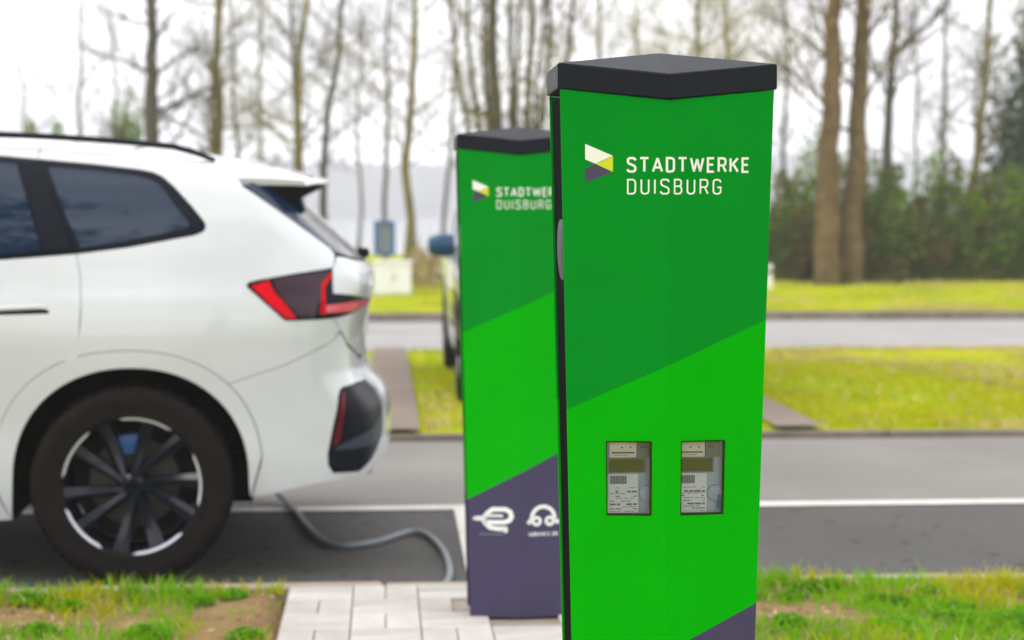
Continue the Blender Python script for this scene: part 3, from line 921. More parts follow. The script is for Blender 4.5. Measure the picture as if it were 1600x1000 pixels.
RZ = {}
def roof_z(x, y):
    k = (round(float(x), 4), round(float(y), 4))
    if k not in RZ:
        q = ccast(np.array([(k[0], k[1], 1.8)]), np.array([(0, 0, -1.)]), 0, 1.2, 40); RZ[k] = float(q[0, 2])
    return RZ[k]
def make_wheel(parent, x, sign):
    y = sign * .795; z = .334 if sign < 0 else .365
    # wheel barrel and hub is the part; tyre, spokes, disc are its pieces
    wb = MB()
    wb.lathe([(.244, .088), (.238, .085), (.232, .05), (.225, -.08), (.238, -.09)], 64)
    wb.lathe([(0, .066), (.030, .066), (.040, .058), (.044, .03), (.044, -.02)], 32)
    w = wb.obj('wheel', 'rim_black', parent, smooth=True)
    w.location = (x, y, z); w.rotation_euler = (0, 0, 0 if sign < 0 else math.pi); w.scale = (1.055, 1, 1.055)
    prof = [(.236, .088), (.243, .100), (.252, .103), (.262, .106), (.266, .105), (.285, .1115), (.305, .1145), (.322, .113), (.333, .108), (.342, .099), (.349, .086), (.352, .070),
            (.352, .025), (.345, .022), (.345, .016), (.352, .016), (.352, -.013), (.345, -.016), (.345, -.022), (.352, -.025), (.352, -.07), (.349, -.086), (.333, -.108), (.305, -.1145), (.262, -.106), (.236, -.088)]
    def tread(r, k, q): return r - (.006 if (k % 4 == 0 and r > .338) else 0)
    prof = [(r_ if r_ < .25 else .25 + (r_ - .25) * 1.0245, w_) for r_, w_ in prof]
    MB().lathe(prof, 240, fn=tread).obj('tyre', 'tyre', w, smooth='all')
    MB().lathe([(.245, .0965), (.2515, .1005), (.2515, .094), (.245, .090)], 96).obj('rim_lip', 'rim_black', w, smooth=True)
    dd = MB(); dd.lathe([(.055, -.02), (.085, -.02), (.158, -.022), (.160, -.026), (.158, -.045), (.06, -.045)], 48)
    dd.obj('brake_disc', 'disc_metal', w, smooth=True)
    cb = MB(); cb.lathe([(.105, .008), (.15, .010), (.172, .002), (.175, -.06), (.10, -.06)], 10, a0=R(72), a1=R(108)); cb.obj('brake_caliper', 'caliper_blue', w)
    bp = MB(); bp.lathe([(.05, -.05), (.215, -.055)], 40); bp.obj('back_plate', 'matt_black', w)
    sp = None
    for i in range(10):
        a1 = R(5 + 36 * i + (2 if i % 2 else -2)); a0 = a1 + R(26 if i % 2 else 14)
        b = MB(); V = []
        n = 7
        for k in range(n):
            t = k / (n - 1); q0 = Vector((math.cos(a0), math.sin(a0))) * .036; q1 = Vector((math.cos(a1), math.sin(a1))) * .238
            qq = q0.lerp(q1, t); r = qq.length; tdir = (q1 - q0).normalized()
            hw = (.0125 + .0165 * t) ; dep = .066 - .018 * math.sin(math.pi * t) + .018 * t
            tan = Vector((-tdir.y, tdir.x))
            for o, d in ((-hw, dep - .030), (-hw * .9, dep - .004), (hw * .25, dep + .004), (hw, dep - .012), (hw, dep - .034)):
                p = qq + tan * o; V.append((p.x, -d, p.y))
        F = [(k * 5 + q, k * 5 + (q + 1) % 5, (k + 1) * 5 + (q + 1) % 5, (k + 1) * 5 + q) for k in range(n - 1) for q in range(5)] + [(0, 1, 2, 3, 4), tuple((n - 1) * 5 + q for q in range(5))]
        b.add(V, F).obj('spoke', 'rim_black', w, smooth=True)
    for i in range(5):
        c = R(5 + 72 * i); b = MB(); ns = 14; V = []
        for k in range(ns + 1):
            a = c - R(26) + R(52) * k / ns; tp = min(1, 6 * min(k, ns - k) / ns + .15)
            r0 = .2465 - .0135 * tp
            for r_, d in ((r0, .088), (r0 + .001, .0965), (.2470, .1005), (.2480, .090)): V.append((r_ * math.cos(a), -d, r_ * math.sin(a)))
        F = [(k * 4 + q, k * 4 + q + 1, (k + 1) * 4 + q + 1, (k + 1) * 4 + q) for k in range(ns) for q in range(3)]
        b.add(V, F).obj('rim_insert', 'rim_silver', w, smooth=True)
    hc = MB().lathe([(0, .071), (.022, .071), (.0265, .067), (.027, .06)], 28).obj('hub_cap', 'gloss_black', w, smooth=True)
    for q in range(5):
        a = R(90 + 72 * q - 20); p = (.034 * 1.02 * math.cos(a), -.0635, .0348 * math.sin(a))
        MB().lathe([(0, .006), (.006, .006), (.0075, 0)], 6, c=p).obj('wheel_bolt', 'rim_black', w)
    return w

def make_car(name, body_mat, loc, rz, label, mirror_mat):
    root = empty(name, loc, rz); tag(root, label, 'car')
    near, far = -1, 1
    def pair(nm, m, *a, **k):
        p = Panel(*a, **k); o = panels_obj(nm, [(p, near)], m, root); o2 = panels_obj(nm, [(p, far)], m, root); return o, o2
    def whole(nm, m, *a, **k):
        p = Panel(*a, **k); return panels_obj(nm, [(p, near), (p, far)], m, root)
    RY = .585
    redge = lambda xs: [(x, RY, roof_z(x, RY)) for x in xs]
    # ---- outlines in car coordinates (metres from the rear axle, height)
    dlo_r = [(-.498, 1.556), (-.354, 1.543), (-.14, 1.524), (.028, 1.504), (.075, 1.494), (.110, 1.478), (.154, 1.440), (.222, 1.366), (.266, 1.312), (.274, 1.296), (.272, 1.282), (.262, 1.271), (.231, 1.259), (.107, 1.236), (-.009, 1.215), (-.194, 1.192)]
    door_line = [(-.194, 1.192), (-.178, 1.105), (-.172, 1.013), (-.179, .908), (-.189, .812)]
    arch_in = [(-.435, .214), (-.428, .427), (-.403, .544), (-.331, .65), (-.214, .732), (-.098, .767), (.011, .775), (.121, .76), (.225, .711), (.317, .619), (.386, .486), (.42, .365), (.433, .28)]
    arch_out = [(-.512, .368), (-.491, .474), (-.448, .58), (-.364, .698), (-.247, .787), (-.189, .812), (-.12, .828), (.019, .841), (.157, .824), (.272, .765), (.364, .671), (.433, .55), (.468, .427)]
    dense = lambda pts, n=4: [tuple(np.array(pts[i]) + (np.array(pts[i + 1]) - np.array(pts[i])) * k / n) for i in range(len(pts) - 1) for k in range(n)] + [pts[-1]]
    def spl(pts, n=6):
        P = np.array(pts, float); t = np.concatenate([[0], np.cumsum(np.linalg.norm(np.diff(P, axis=0), axis=1))])
        f = [pw(t, P[:, i]) for i in range(P.shape[1])]; tt = np.linspace(0, t[-1], (len(P) - 1) * n + 1); return [tuple(v) for v in np.stack([g(tt) for g in f], 1)]
    # smooth arch curves (round, as pressed metal)
    def arc_curve(cx, cz, rx, rz_, a0, a1, n=30, e=2.25):
        out = []
        for k in range(n + 1):
            a = R(a0 + (a1 - a0) * k / n); c, s_ = math.cos(a), math.sin(a)
            out.append((cx + rx * math.copysign(abs(c) ** (2 / e), c), cz + rz_ * math.copysign(abs(s_) ** (2 / e), s_)))
        return out
    ain = [(-.437, .214)] + arc_curve(0, .36, .428, .415, 178, -2, 36, 2.15) + [(.433, .285)]
    aout = [(-.508, .372)] + arc_curve(-.01, .38, .490, .461, 176, 6, 36, 2.25)
    k_join = min(range(len(aout)), key=lambda i: abs(aout[i][0] + .189) + (0 if aout[i][1] > .6 else 9))
    k_bump = min(range(len(aout)), key=lambda i: abs(aout[i][1] - .70) + (0 if aout[i][0] > 0 else 9))
    qb = [aout[k_bump], (.553, .775), (.66, .825), (.74, .85, .865)]
    tail_top = [(.742, .809, 1.136), (.602, .844, 1.116), (.465, .862, 1.093), (.435, .868, 1.085), (.427, .870, 1.077), (.432, .874, 1.066)]
    tail_bot = [(.496, .892, 1.009), (.560, .898, .951), (.572, .899, .945), (.743, .860, .951)]
    hatch_edge = [(.36, .625, 1.50), (.385, .675, 1.475), (.41, .716, 1.441), (.53, .739, 1.359), (.65, .743, 1.272), (.735, .738, 1.208), (.752, .748, 1.186), (.750, .79, 1.150)]
    # ---- skin
    q = redge(np.linspace(-.354, .33, 9)) + hatch_edge + tail_top + tail_bot + [(.775, .83, .905)] + qb[::-1] + aout[k_join:k_bump][::-1]
    q += [p for p in door_line[::-1][1:]] + dlo_r[:-1][::-1][:-1]
    pair('rear_quarter', body_mat, q, 68)
    dt = [(-.354, 1.543), (-.498, 1.556), (-.8, 1.566), (-1.1, 1.550), (-1.35, 1.500), (-1.6, 1.410), (-1.85, 1.280), (-2.05, 1.160), (-2.13, 1.112)]
    db = [(-2.13, 1.112), (-2.0, 1.108), (-1.22, 1.140), (-.8, 1.158), (-.47, 1.171), (-.194, 1.192)]
    BX = -1.20; FXD = -2.20
    pair('door', body_mat, [(BX, 1.1405), (-.8, 1.158), (-.47, 1.171), (-.194, 1.192)] + door_line[1:] + aout[:k_join][::-1] + [(-.56, .372), (BX + .01, .36)], 90)
    pair('door', body_mat, [(FXD, 1.095), (-2.0, 1.108), (BX, 1.1405), (BX + .01, .36), (-2.13, .36), (-2.17, .50), (-2.24, .72)], 90)
    # cant rail above the windows and down the front pillar
    pair('roof_frame', body_mat, redge(np.linspace(-.354, -1.30, 7)) + [(-1.30, 1.512)] + dt[:4][::-1], 80)
    pair('front_pillar', body_mat, [(-1.30, RY, 0), (-1.42, .540, 0), (-1.6, .558, 0), (-1.9, .603, 0), (-2.13, .663, 0), (-2.20, .705, 0)] + side3([(-2.17, 1.10)] + dt[4:][::-1] + [(-1.30, 1.512)]), 'top')
    pair('window_trim', 'gloss_black', dt + db[1:] + dlo_r[1:-1][::-1], 85, off=-.003)
    qg = [(-.313, 1.512), (-.138, 1.500), (.017, 1.480), (.070, 1.464), (.100, 1.448), (.131, 1.410), (.214, 1.302), (.214, 1.292), (.2, 1.283), (.106, 1.262), (-.033, 1.234), (-.181, 1.213), (-.236, 1.326)]
    pair('quarter_window', 'privacy_glass', qg, 85, off=.0005)
    pair('door_window', 'privacy_glass', [(-.428, 1.524), (-.373, 1.364), (-.319, 1.205), (-.47, 1.188), (-1.13, 1.160), (-1.12, 1.53), (-.8, 1.540), (-.498, 1.531)], 85, off=.0005)
    pair('door_window', 'privacy_glass', [(-1.25, 1.155), (-2.02, 1.127), (-1.85, 1.250), (-1.6, 1.378), (-1.35, 1.468), (-1.25, 1.498)], 85, off=.0005)
    pair('pillar_trim', 'satin_black', [(-.425, 1.527), (-.335, 1.517), (-.262, 1.33), (-.215, 1.208), (-.31, 1.202), (-.365, 1.364)], 85, off=.002)
    pair('sill', body_mat, [(-2.15, .35), (-.515, .362), (-.437, .212), (-2.26, .212)], 90)
    # arches: rear and front (front is the mirror image about its own axle)
    pa = Panel(ain + aout[::-1], 90, off=.005, res=.03, gap=.0015)
    panels_obj('wheel_arch', [(pa, near)], body_mat, root); panels_obj('wheel_arch', [(pa, far)], body_mat, root)
    mf = lambda pts: [(-2.69 - p[0], p[1]) for p in pts]
    pf = Panel(mf(ain) + mf(aout)[::-1], 90, off=.005, res=.03, gap=.0015)
    panels_obj('wheel_arch', [(pf, near)], body_mat, root); panels_obj('wheel_arch', [(pf, far)], body_mat, root)
    # front: wings, bonnet, windscreen, bumper, lamps, grille
    fo = mf(aout)
    hood_e = [(x, y_, roof_z(x, y_)) for x, y_ in ((-3.36, .56), (-3.2, .66), (-2.9, .72), (-2.5, .745), (-2.3, .75))]
    pair('front_wing', body_mat, hood_e[::-1] + [(-3.28, .74, .86), (-3.22, .79, .72)] + [fo[-1], (-3.152, .52)][:1] + fo[::-1][1:] + [(-2.13, .37), (-2.17, .50), (-2.24, .72), (FXD, 1.095)], 100)
    bn = [(-3.42, 0., 0), (-3.41, .3, 0), (-3.36, .56, 0), (-3.2, .66, 0), (-2.9, .72, 0), (-2.5, .745, 0), (-2.3, .75, 0), (-2.20, .70, 0), (-2.25, .35, 0), (-2.28, 0., 0)]
    whole('bonnet', body_mat, bn, 'top')
    whole('windscreen', 'privacy_glass', [(-2.22, 0., 0), (-2.19, .35, 0), (-2.13, .66, 0), (-1.9, .60, 0), (-1.6, .555, 0), (-1.42, .53, 0), (-1.40, .3, 0), (-1.39, 0., 0)], 'top')
    whole('roof', body_mat, [(-1.39, 0., 0), (-1.40, .3, 0), (-1.42, .545, 0), (-1.30, RY, 0), (-.8, RY, 0), (.33, RY, 0), (.40, .45, 0), (.42, 0., 0)], 'top', res=.06)
    fb = [(-3.153, .415), (-3.22, .79, .72), (-3.28, .74, .86), (-3.36, .56, roof_z(-3.36, .56) - .004), (-3.41, .30, roof_z(-3.41, .30) - .004), (-3.42, 0., roof_z(-3.42, 0) - .004), (-3.40, 0., .22), (-3.3, .5, .22), (-3.05, .8, .24), (-3.12, .86, .285)]
    gr_hole = [(-3.4, .03, .46), (-3.4, .03, .74), (-3.4, .36, .74), (-3.4, .33, .46)]
    whole('front_bumper', body_mat, fb, 140)
    p = Panel(gr_hole, 160, off=.006)
    panels_obj('grille', [(p, near)], 'gloss_black', root); panels_obj('grille', [(p, far)], 'gloss_black', root)
    pair('headlight', 'headlamp', [(-3.4, .44, .72), (-3.4, .42, .80), (-3.35, .66, .845), (-3.26, .76, .85), (-3.25, .78, .78), (-3.33, .68, .73)], 140, off=.006)
    pair('air_intake', 'gloss_black', [(-3.4, .50, .32), (-3.4, .48, .50), (-3.3, .70, .53), (-3.26, .76, .36)], 145, off=.005)
    whole('lower_grille', 'matt_black', [(-3.4, 0., .26), (-3.4, .42, .28), (-3.4, .40, .40), (-3.4, 0., .40)], 160, off=.005)
    # ---- rear
    ins = [(.780, .831, .691), (.835, .74, .698), (.892, .56, .690), (.925, .48, .645), (.955, .50, .571), (.945, .56, .467), (.835, .787, .360), (.74, .861, .366), (.724, .869, .40), (.721, .869, .445), (.761, .857, .658), (.768, .848, .680)]
    bl = [(.433, .285), (.525, .874, .296), (.62, .87, .319), (.704, .864, .336), (.79, .822, .344), (.845, .765, .344), (.90, .62, .372), (.94, .45, .385), (.955, 0., .385)]
    bt = [(.89, 0., .735), (.885, .30, .745), (.86, .55, .775), (.80, .765, .838), (.776, .828, .893)]
    whole('rear_bumper', body_mat, bl + bt + qb[::-1] + aout[k_bump + 1:] + [(.470, .40)], 45, holes=[ins], skirt=.03)
    pair('bumper_insert', 'satin_black', ins, 50, off=-.012, gap=-.004)
    pair('rear_reflector', 'reflector_red', [(.775, .845, .671), (.792, .828, .677), (.768, .862, .485), (.740, .867, .469)], 60, off=-.006)
    pair('insert_facet', 'sky_sheen_grey', [(.935, .60, .560), (.925, .63, .465), (.75, .866, .452), (.757, .865, .468), (.827, .841, .497)], 50, off=-.004)  # face of the insert, painted lighter where it reflects the sky
    whole('diffuser', 'matt_black', [(.93, .45, .385), (.955, 0., .385), (.93, 0., .28), (.90, .40, .29), (.86, .62, .320), (.88, .64, .365)], 20, off=-.015)
    # tailgate skin below the glass, glass, lamps
    tg = [(.752, .748, 1.178), (.80, .60, 1.160), (.86, .35, 1.142), (.885, 0., 1.136), (.89, 0., .748), (.885, .30, .758), (.86, .55, .788), (.80, .76, .85), (.775, .83, .905), (.743, .860, .951), (.744, .850, 1.042), (.742, .839, 1.077), (.742, .812, 1.135), (.750, .79, 1.150)]
    tail_g = whole('tailgate', body_mat, tg, 30)
    whole('rear_window', 'privacy_glass', [(.405, .705, 1.447), (.53, .737, 1.359), (.65, .741, 1.272), (.737, .735, 1.206), (.75, .725, 1.190), (.80, .60, 1.170), (.86, .35, 1.152), (.885, 0., 1.146), (.50, 0., 1.53), (.48, .40, 1.52)], 30)
    tall = tail_top[::-1] + [(.742, .839, 1.077), (.744, .850, 1.042), (.800, .780, 1.034), (.867, .587, 1.012), (.875, .43, 1.003), (.875, .42, .985), (.868, .541, .980), (.804, .791, .961), (.743, .860, .951), (.572, .899, .945), (.560, .898, .951), (.496, .892, 1.009)]
    p = Panel(tall, 55, off=.003, gap=0, res=.025)
    lamps = [panels_obj('tail_light', [(p, sg)], 'gloss_black', root) for sg in (near, far)]
    def lens(nm, m, pts, off, phi=55):
        p_ = Panel(pts, phi, off=off, gap=.001, res=.02, skirt=.006)
        for sg, l in zip((near, far), lamps): panels_obj(nm, [(p_, sg)], m, l)
    lens('red_lens', 'lens_red', [(.440, .871, 1.071), (.510, .859, 1.093), (.516, .866, 1.072), (.530, .876, 1.046), (.571, .889, 1.004), (.612, .895, .951), (.572, .899, .951), (.507, .892, 1.006)], .0065)
    lens('smoked_lens', 'lens_smoke', [(.519, .857, 1.098), (.728, .822, 1.124), (.704, .849, 1.078), (.696, .883, .962), (.625, .894, .953), (.576, .888, 1.004), (.535, .874, 1.05)], .0060)
    lens('red_edge', 'lens_red', [(.733, .823, 1.120), (.738, .827, 1.105), (.713, .853, 1.061), (.713, .870, .990), (.713, .876, .964), (.694, .883, .966), (.701, .85, 1.078)], .0075)
    lens('red_bar', 'lens_bright', [(.716, .873, 1.000), (.800, .79, 1.010), (.867, .582, 1.005), (.873, .44, .998), (.873, .43, .988), (.866, .545, .984), (.804, .796, .972), (.716, .876, .970)], .0085, 40)
    # spoiler: white blade carried out over the glass, dark underneath
    sp = MB(); un = MB(); ny_ = 25; VT = []; VB = []
    xs_t = np.linspace(0, 1, 9)
    for j in range(ny_):
        y_ = -.685 + 1.37 * j / (ny_ - 1); k = abs(y_) / .685
        xe = .735 - .10 * k ** 2.5; x0 = .33
        zs_ = []
        for t in xs_t:
            x = x0 + (xe - x0) * t
            zt = float(fZ(x)) - .045 * (y_ / .65) ** 2 * (1 - t) - .026 * k * k * t + .004 - .006 * t - max(0, k - .86) * (.30 * (1 - t) + .06)
            th = (.055 * (1 - t) + .016) * (1 - k ** 3) + .030 * k ** 3 * (1 - .3 * t)
            VT.append((x, y_, zt)); VB.append((x + .012 * t, y_ * .99, zt - th))
    n = len(xs_t); V = VT + VB; o = len(VT); F = []; FU = []
    for j in range(ny_ - 1):
        for i in range(n - 1):
            a = j * n + i; F.append((a, a + 1, a + n + 1, a + n)); FU.append((o + a, o + a + n, o + a + n + 1, o + a + 1))
        a = j * n + n - 1; F.append((a, a + n, o + a + n, o + a))
    for j in (0, ny_ - 1):
        for i in range(n - 1): a = j * n + i; F.append((a, a + 1, o + a + 1, o + a))
    spo = sp.add(V, F).obj('spoiler', body_mat, root, smooth=True)
    un.add(V, FU).obj('spoiler_underside', 'matt_black', spo, smooth=True)
    for sg in (-1, 1):  # dark fins beside the glass, below the blade
        un2 = MB(); un2.add([(.44, sg * .665, 1.452), (.60, sg * .655, 1.445), (.715, sg * .60, 1.442), (.60, sg * .62, 1.385), (.50, sg * .66, 1.405), (.44, sg * .60, 1.47), (.715, sg * .55, 1.446), (.60, sg * .56, 1.40)],
                [(0, 1, 4), (1, 2, 3), (1, 3, 4), (5, 6, 2, 1, 0), (3, 7, 6, 2), (3, 4, 0, 5, 7)])
        un2.obj('spoiler_fin', 'matt_black', spo)
    # rear wiper, number plate, door handles, roof rails, mirrors
    q = Chart(0).to3(np.array([(0., 1.165)]))[0]
    wp = MB(); wp.lathe([(0, .05), (.018, .045), (.024, 0)], 16, c=(0, 0, 0)); 
    wo_ = wp.obj('wiper', 'matt_black', root, smooth=True); wo_.location = (q[0] - .015, 0, 1.168); wo_.rotation_euler = (0, 0, R(90))
    MB().box((.882, 0, .90), (.02, .52, .115), bev=.004).obj('number_plate', 'plate', root)
    hs = side3([(-.30, .995), (-.36, .995), (-.44, .990), (-.50, .984)])
    for sg in (near, far):
        for dx in (0, -.98):
            h = MB(); h.tube([(hs[0][0] + dx, sg * (hs[0][1] - .006), .998), (hs[0][0] + dx - .03, sg * (hs[0][1] + .001), 1.000), (hs[2][0] + dx, sg * (hs[2][1] + .003), .996), (hs[3][0] + dx - .02, sg * (hs[3][1] + .001), .990), (hs[3][0] + dx - .04, sg * (hs[3][1] - .006), .988)], .009, 8)
            h.obj('door_handle', body_mat, root, smooth=True)
            MB().box(((hs[1][0] + hs[2][0]) / 2 + dx, sg * (hs[1][1] - .001), .980), (.225, .012, .026), bev=.006).obj('handle_recess', 'under_black', root)
        pts = []; rr = []
        for x in np.linspace(.30, -1.35, 22):
            e_ = min(1, (.30 - x) / .12, (x + 1.35) / .12); pts.append((x, sg * .575, roof_z(x, .575) + .004 + .032 * e_)); rr.append(.009 + .003 * e_)
        MB().tube(pts, rr, 8).obj('roof_rail', 'gloss_black', root, smooth=True)
        mm = MB(); V = []
        for j in range(9):
            t = j / 8; yy = .895 + .19 * t; hz = .085 * math.sin(math.pi * (.22 + .70 * t)) ** .4; hx = .06 * math.sin(math.pi * (.25 + .65 * t)) ** .6
            V += [(-2.0 + hx * math.cos(a), sg * yy, 1.06 + hz * math.copysign(abs(math.sin(a)) ** .6, math.sin(a))) for a in np.linspace(0, 2 * math.pi, 13)[:-1]]
        F = [(j * 12 + k, j * 12 + (k + 1) % 12, (j + 1) * 12 + (k + 1) % 12, (j + 1) * 12 + k) for j in range(8) for k in range(12)] + [tuple(range(12)), tuple(96 + k for k in range(12))]
        mm.add(V, F)
        mm.box((-2.0, sg * .88, 1.02), (.07, .09, .03), bev=.004)
        mm.obj('side_mirror', mirror_mat, root, smooth=True)
    # ---- dark inside shell, floor and wheel tubs so that the gaps read dark
    sh = Panel([(-3.1, .30), (-3.15, .80), (-2.4, 1.0), (-1.5, 1.45), (-.4, 1.53), (.25, 1.48), (.40, 1.40), (.70, 1.16), (.72, .88), (.70, .40), (.47, .30), (.475, .42)] + aout[::-1] + [(-.52, .25), (-2.17, .25)] + [(-2.69 - p[0], p[1]) for p in aout] + [(-3.16, .40)], 90, off=-.03, res=.08, gap=0, skirt=0)
    panels_obj('inner_shell', [(sh, near), (sh, far)], 'under_black', root)
    shr = Panel([(.70, .80, .45), (.72, .80, .88), (.70, .78, 1.14), (.86, 0., 1.12), (.87, 0., .45)], 30, off=-.04, res=.08, gap=0, skirt=0)
    panels_obj('inner_shell', [(shr, near), (shr, far)], 'under_black', root)
    fl = MB()
    fl.box((-1.345, 0, .25), (1.75, 1.66, .06)); fl.box((-1.345, 0, .29), (3.1, 1.16, .08)); fl.box((.50, 0, .39), (.50, 1.5, .05)); fl.box((-3.22, 0, .28), (.40, 1.3, .05))
    fl.obj('floor_pan', 'under_black', root)
    for x in (0, -2.69):
        for sg in (near, far):
            lb = MB(); V = []
            n = 24
            for k in range(n + 1):
                a = R(200 - 220 * k / n)
                for yy in (.885, .55): V.append((x + .452 * math.cos(a), sg * yy, .36 + .425 * math.sin(a)))
            F = [(2 * k, 2 * k + 1, 2 * k + 3, 2 * k + 2) for k in range(n)]
            F.append(tuple(2 * k + 1 for k in range(n + 1)))
            lb.add(V, F); lb.obj('wheel_tub', 'under_black', root)
            make_wheel(root, x, sg)
    return root

YAW = R(2.0)
suv = make_car('parked_suv', 'paint_white', (-.9596, 7.7584, -.001), YAW, 'white SUV with black alloy wheel, cut off at the left, cable lying behind it', 'gloss_black')
# silver car whose nose points at the camera, almost hidden by the stations
suv.rotation_euler = (R(.53), 0, YAW)
def copy_tree(o, parent=None):
    c = o.copy(); COL.objects.link(c); c.parent = parent
    for ch in list(o.children): copy_tree(ch, c)
    return c
car2 = copy_tree(suv)
car2.name = 'parked_car'; car2.location = (1.415, 15.40, .035); car2.rotation_euler = (0, 0, R(90))
tag(car2, 'silver car behind the green stations, only its edge and teal mirror peeking out', 'car')
def walk(o):
    yield o
    for c in o.children: yield from walk(c)
for o in walk(car2):
    if o.type == 'MESH':
        m = o.data.materials[0]; new = None
        if m == MATS['paint_white']: new = 'paint_silver'
        elif o.name.startswith('side_mirror'): new = 'mirror_teal'
        if new: o.material_slots[0].link = 'OBJECT'; o.material_slots[0].material = MATS[new]

# ---- charging cable
def cable():
    pts = [(-.62, 8.62, .80), (-.60, 8.72, .55), (-.57, 8.70, .25), (-.50, 8.55, .06), (-.42, 8.32, .016), (-.375, 8.12, .016), (-.326, 7.865, .016), (-.25, 7.55, .016), (-.154, 7.437, .016), (-.02, 7.52, .016), (.109, 7.70, .016), (.185, 7.62, .016),
           (.233, 7.36, .016), (.250, 7.10, .016), (.247, 6.90, .016), (.225, 6.74, .016), (.200, 6.62, .016), (.195, 6.52, .016), (.25, 6.45, .016), (.40, 6.42, .016), (.60, 6.41, .016), (.72, 6.37, .05), (.76, 6.25, .085), (.74, 6.05, .085), (.70, 5.93, .16), (.655, 5.875, .50), (.625, 5.865, .95), (.600, 5.865, 1.20)]
    pts = [(x, y, z + (BAY(y) if z < .03 and y < 8.29 else 0)) for x, y, z in pts]
    P = np.array(pts); t = np.concatenate([[0], np.cumsum(np.linalg.norm(np.diff(P, axis=0), axis=1))])
    # Catmull-Rom
    out = []
    for i in range(len(P) - 1):
        p0, p1, p2, p3 = P[max(i - 1, 0)], P[i], P[i + 1], P[min(i + 2, len(P) - 1)]
        for k in range(8):
            u = k / 8; out.append(.5 * ((2 * p1) + (-p0 + p2) * u + (2 * p0 - 5 * p1 + 4 * p2 - p3) * u * u + (-p0 + 3 * p1 - 3 * p2 + p3) * u ** 3))
    out.append(P[-1])
    o = MB().tube([tuple(p) for p in out], .0130, 10).obj('charging_cable', 'cable_grey', None, smooth=True)
    tag(o, 'grey charging cable snaking over the asphalt behind the white SUV', 'cable')
cable()

# ================================================================== VEGETATION
def tree(name, label, base, path, r0, bark, seed, nb=26, blen=2.2, spread=.9, buds=None, nbud=0, levels=3, z_from=.25, group='bare trees beyond the lane', up=.55, bough=None, thick=1.0, budsize=1.0):
    """path: trunk points relative to base (x, y, z); limbs leave it all the way up"""
    rnd = random.Random(seed)
    root = empty(name, base); tag(root, label, 'tree', group)
    P = [Vector(p) for p in path]
    # densify and wobble the trunk
    T = []
    for i in range(len(P) - 1):
        for k in range(3): T.append(P[i].lerp(P[i + 1], k / 3))
    T.append(P[-1])
    for i in range(2, len(T)): T[i] = T[i] + Vector((rnd.uniform(-1, 1), rnd.uniform(-1, 1), 0)) * r0 * .16
    n = len(T); rad = [r0 * (1.15 if i == 0 else 1.0 - .74 * (i / (n - 1)) ** 1.3) for i in range(n)]
    MB().tube(T, rad, 10).obj('trunk', bark, root, smooth='all', recalc=False)
    br = MB(); tips = []
    def limb(p, d, ln, r, lev):
        k = 5 if lev == 0 else (4 if lev == 1 else 3)
        pts = [p]; q = p.copy(); dd = d.copy()
        for i in range(k):
            dd = (dd + Vector((rnd.uniform(-1, 1), rnd.uniform(-1, 1), rnd.uniform(-.6, 1) * up)) * .28).normalized()
            q = q + dd * (ln / k); pts.append(q.copy())
        br.tube(pts, [max(.003, r * (1 - .75 * i / k)) for i in range(k + 1)], 5 if lev == 0 else (4 if lev == 1 else 3), cap=False)
        tips.append((pts[-1], lev)); tips.append((pts[-2], lev))
        if lev + 1 < levels:
            for j in range(rnd.randint(5, 8) if lev == 0 else rnd.randint(4, 6)):
                t = rnd.uniform(.2, 1); i = min(int(t * k), k - 1); s_ = pts[i].lerp(pts[i + 1], t * k - i)
                a = Vector((rnd.uniform(-1, 1), rnd.uniform(-1, 1), rnd.uniform(-.3, 1))).normalized()
                limb(s_, (dd * .6 + a * .8).normalized(), ln * rnd.uniform(.35, .6), r * (1 - .7 * t) * .6, lev + 1)
    for b in range(nb):
        t = z_from + (1 - z_from) * (b + rnd.random()) / nb; i = min(int(t * (n - 1)), n - 2)
        s_ = T[i].lerp(T[i + 1], t * (n - 1) - i); a = rnd.uniform(0, 2 * math.pi)
        d = Vector((math.cos(a) * spread, math.sin(a) * spread, rnd.uniform(.15, 1.0))).normalized()
        limb(s_, d, blen * rnd.uniform(.5, 1.15) * (1.1 - .5 * t), max(.006, rad[i] * rnd.uniform(.22, .42) * thick), 0)
    if bough:
        br.tube([Vector(p) for p in bough], [r0 * .55 * (1 - .7 * i / (len(bough) - 1)) for i in range(len(bough))], 6)
        for p in bough[1:]:
            for j in range(4): limb(Vector(p), Vector((rnd.uniform(-.5, 1), rnd.uniform(-.6, .6), rnd.uniform(.1, 1))).normalized(), rnd.uniform(.6, 1.3), r0 * .16, 1)
    br.obj('branches', bark, root, smooth='all', recalc=False)
    if buds:
        bv = []; bf = []
        for k in range(nbud):
            p, lev = tips[rnd.randrange(len(tips))]
            c = p + Vector((rnd.gauss(0, .12), rnd.gauss(0, .12), rnd.gauss(0, .12))); s_ = rnd.uniform(.018, .045) * budsize
            u = Vector((rnd.gauss(0, 1), rnd.gauss(0, 1), rnd.gauss(0, 1))).normalized(); w = u.orthogonal().normalized()
            i0 = len(bv); bv += [c - u * s_, c + w * s_ * .6, c + u * s_, c - w * s_ * .6]; bf.append((i0, i0 + 1, i0 + 2, i0 + 3))
        o = link('leaves', fast_mesh('leaves', [tuple(v) for v in bv], bf, [buds]), root)
    return root

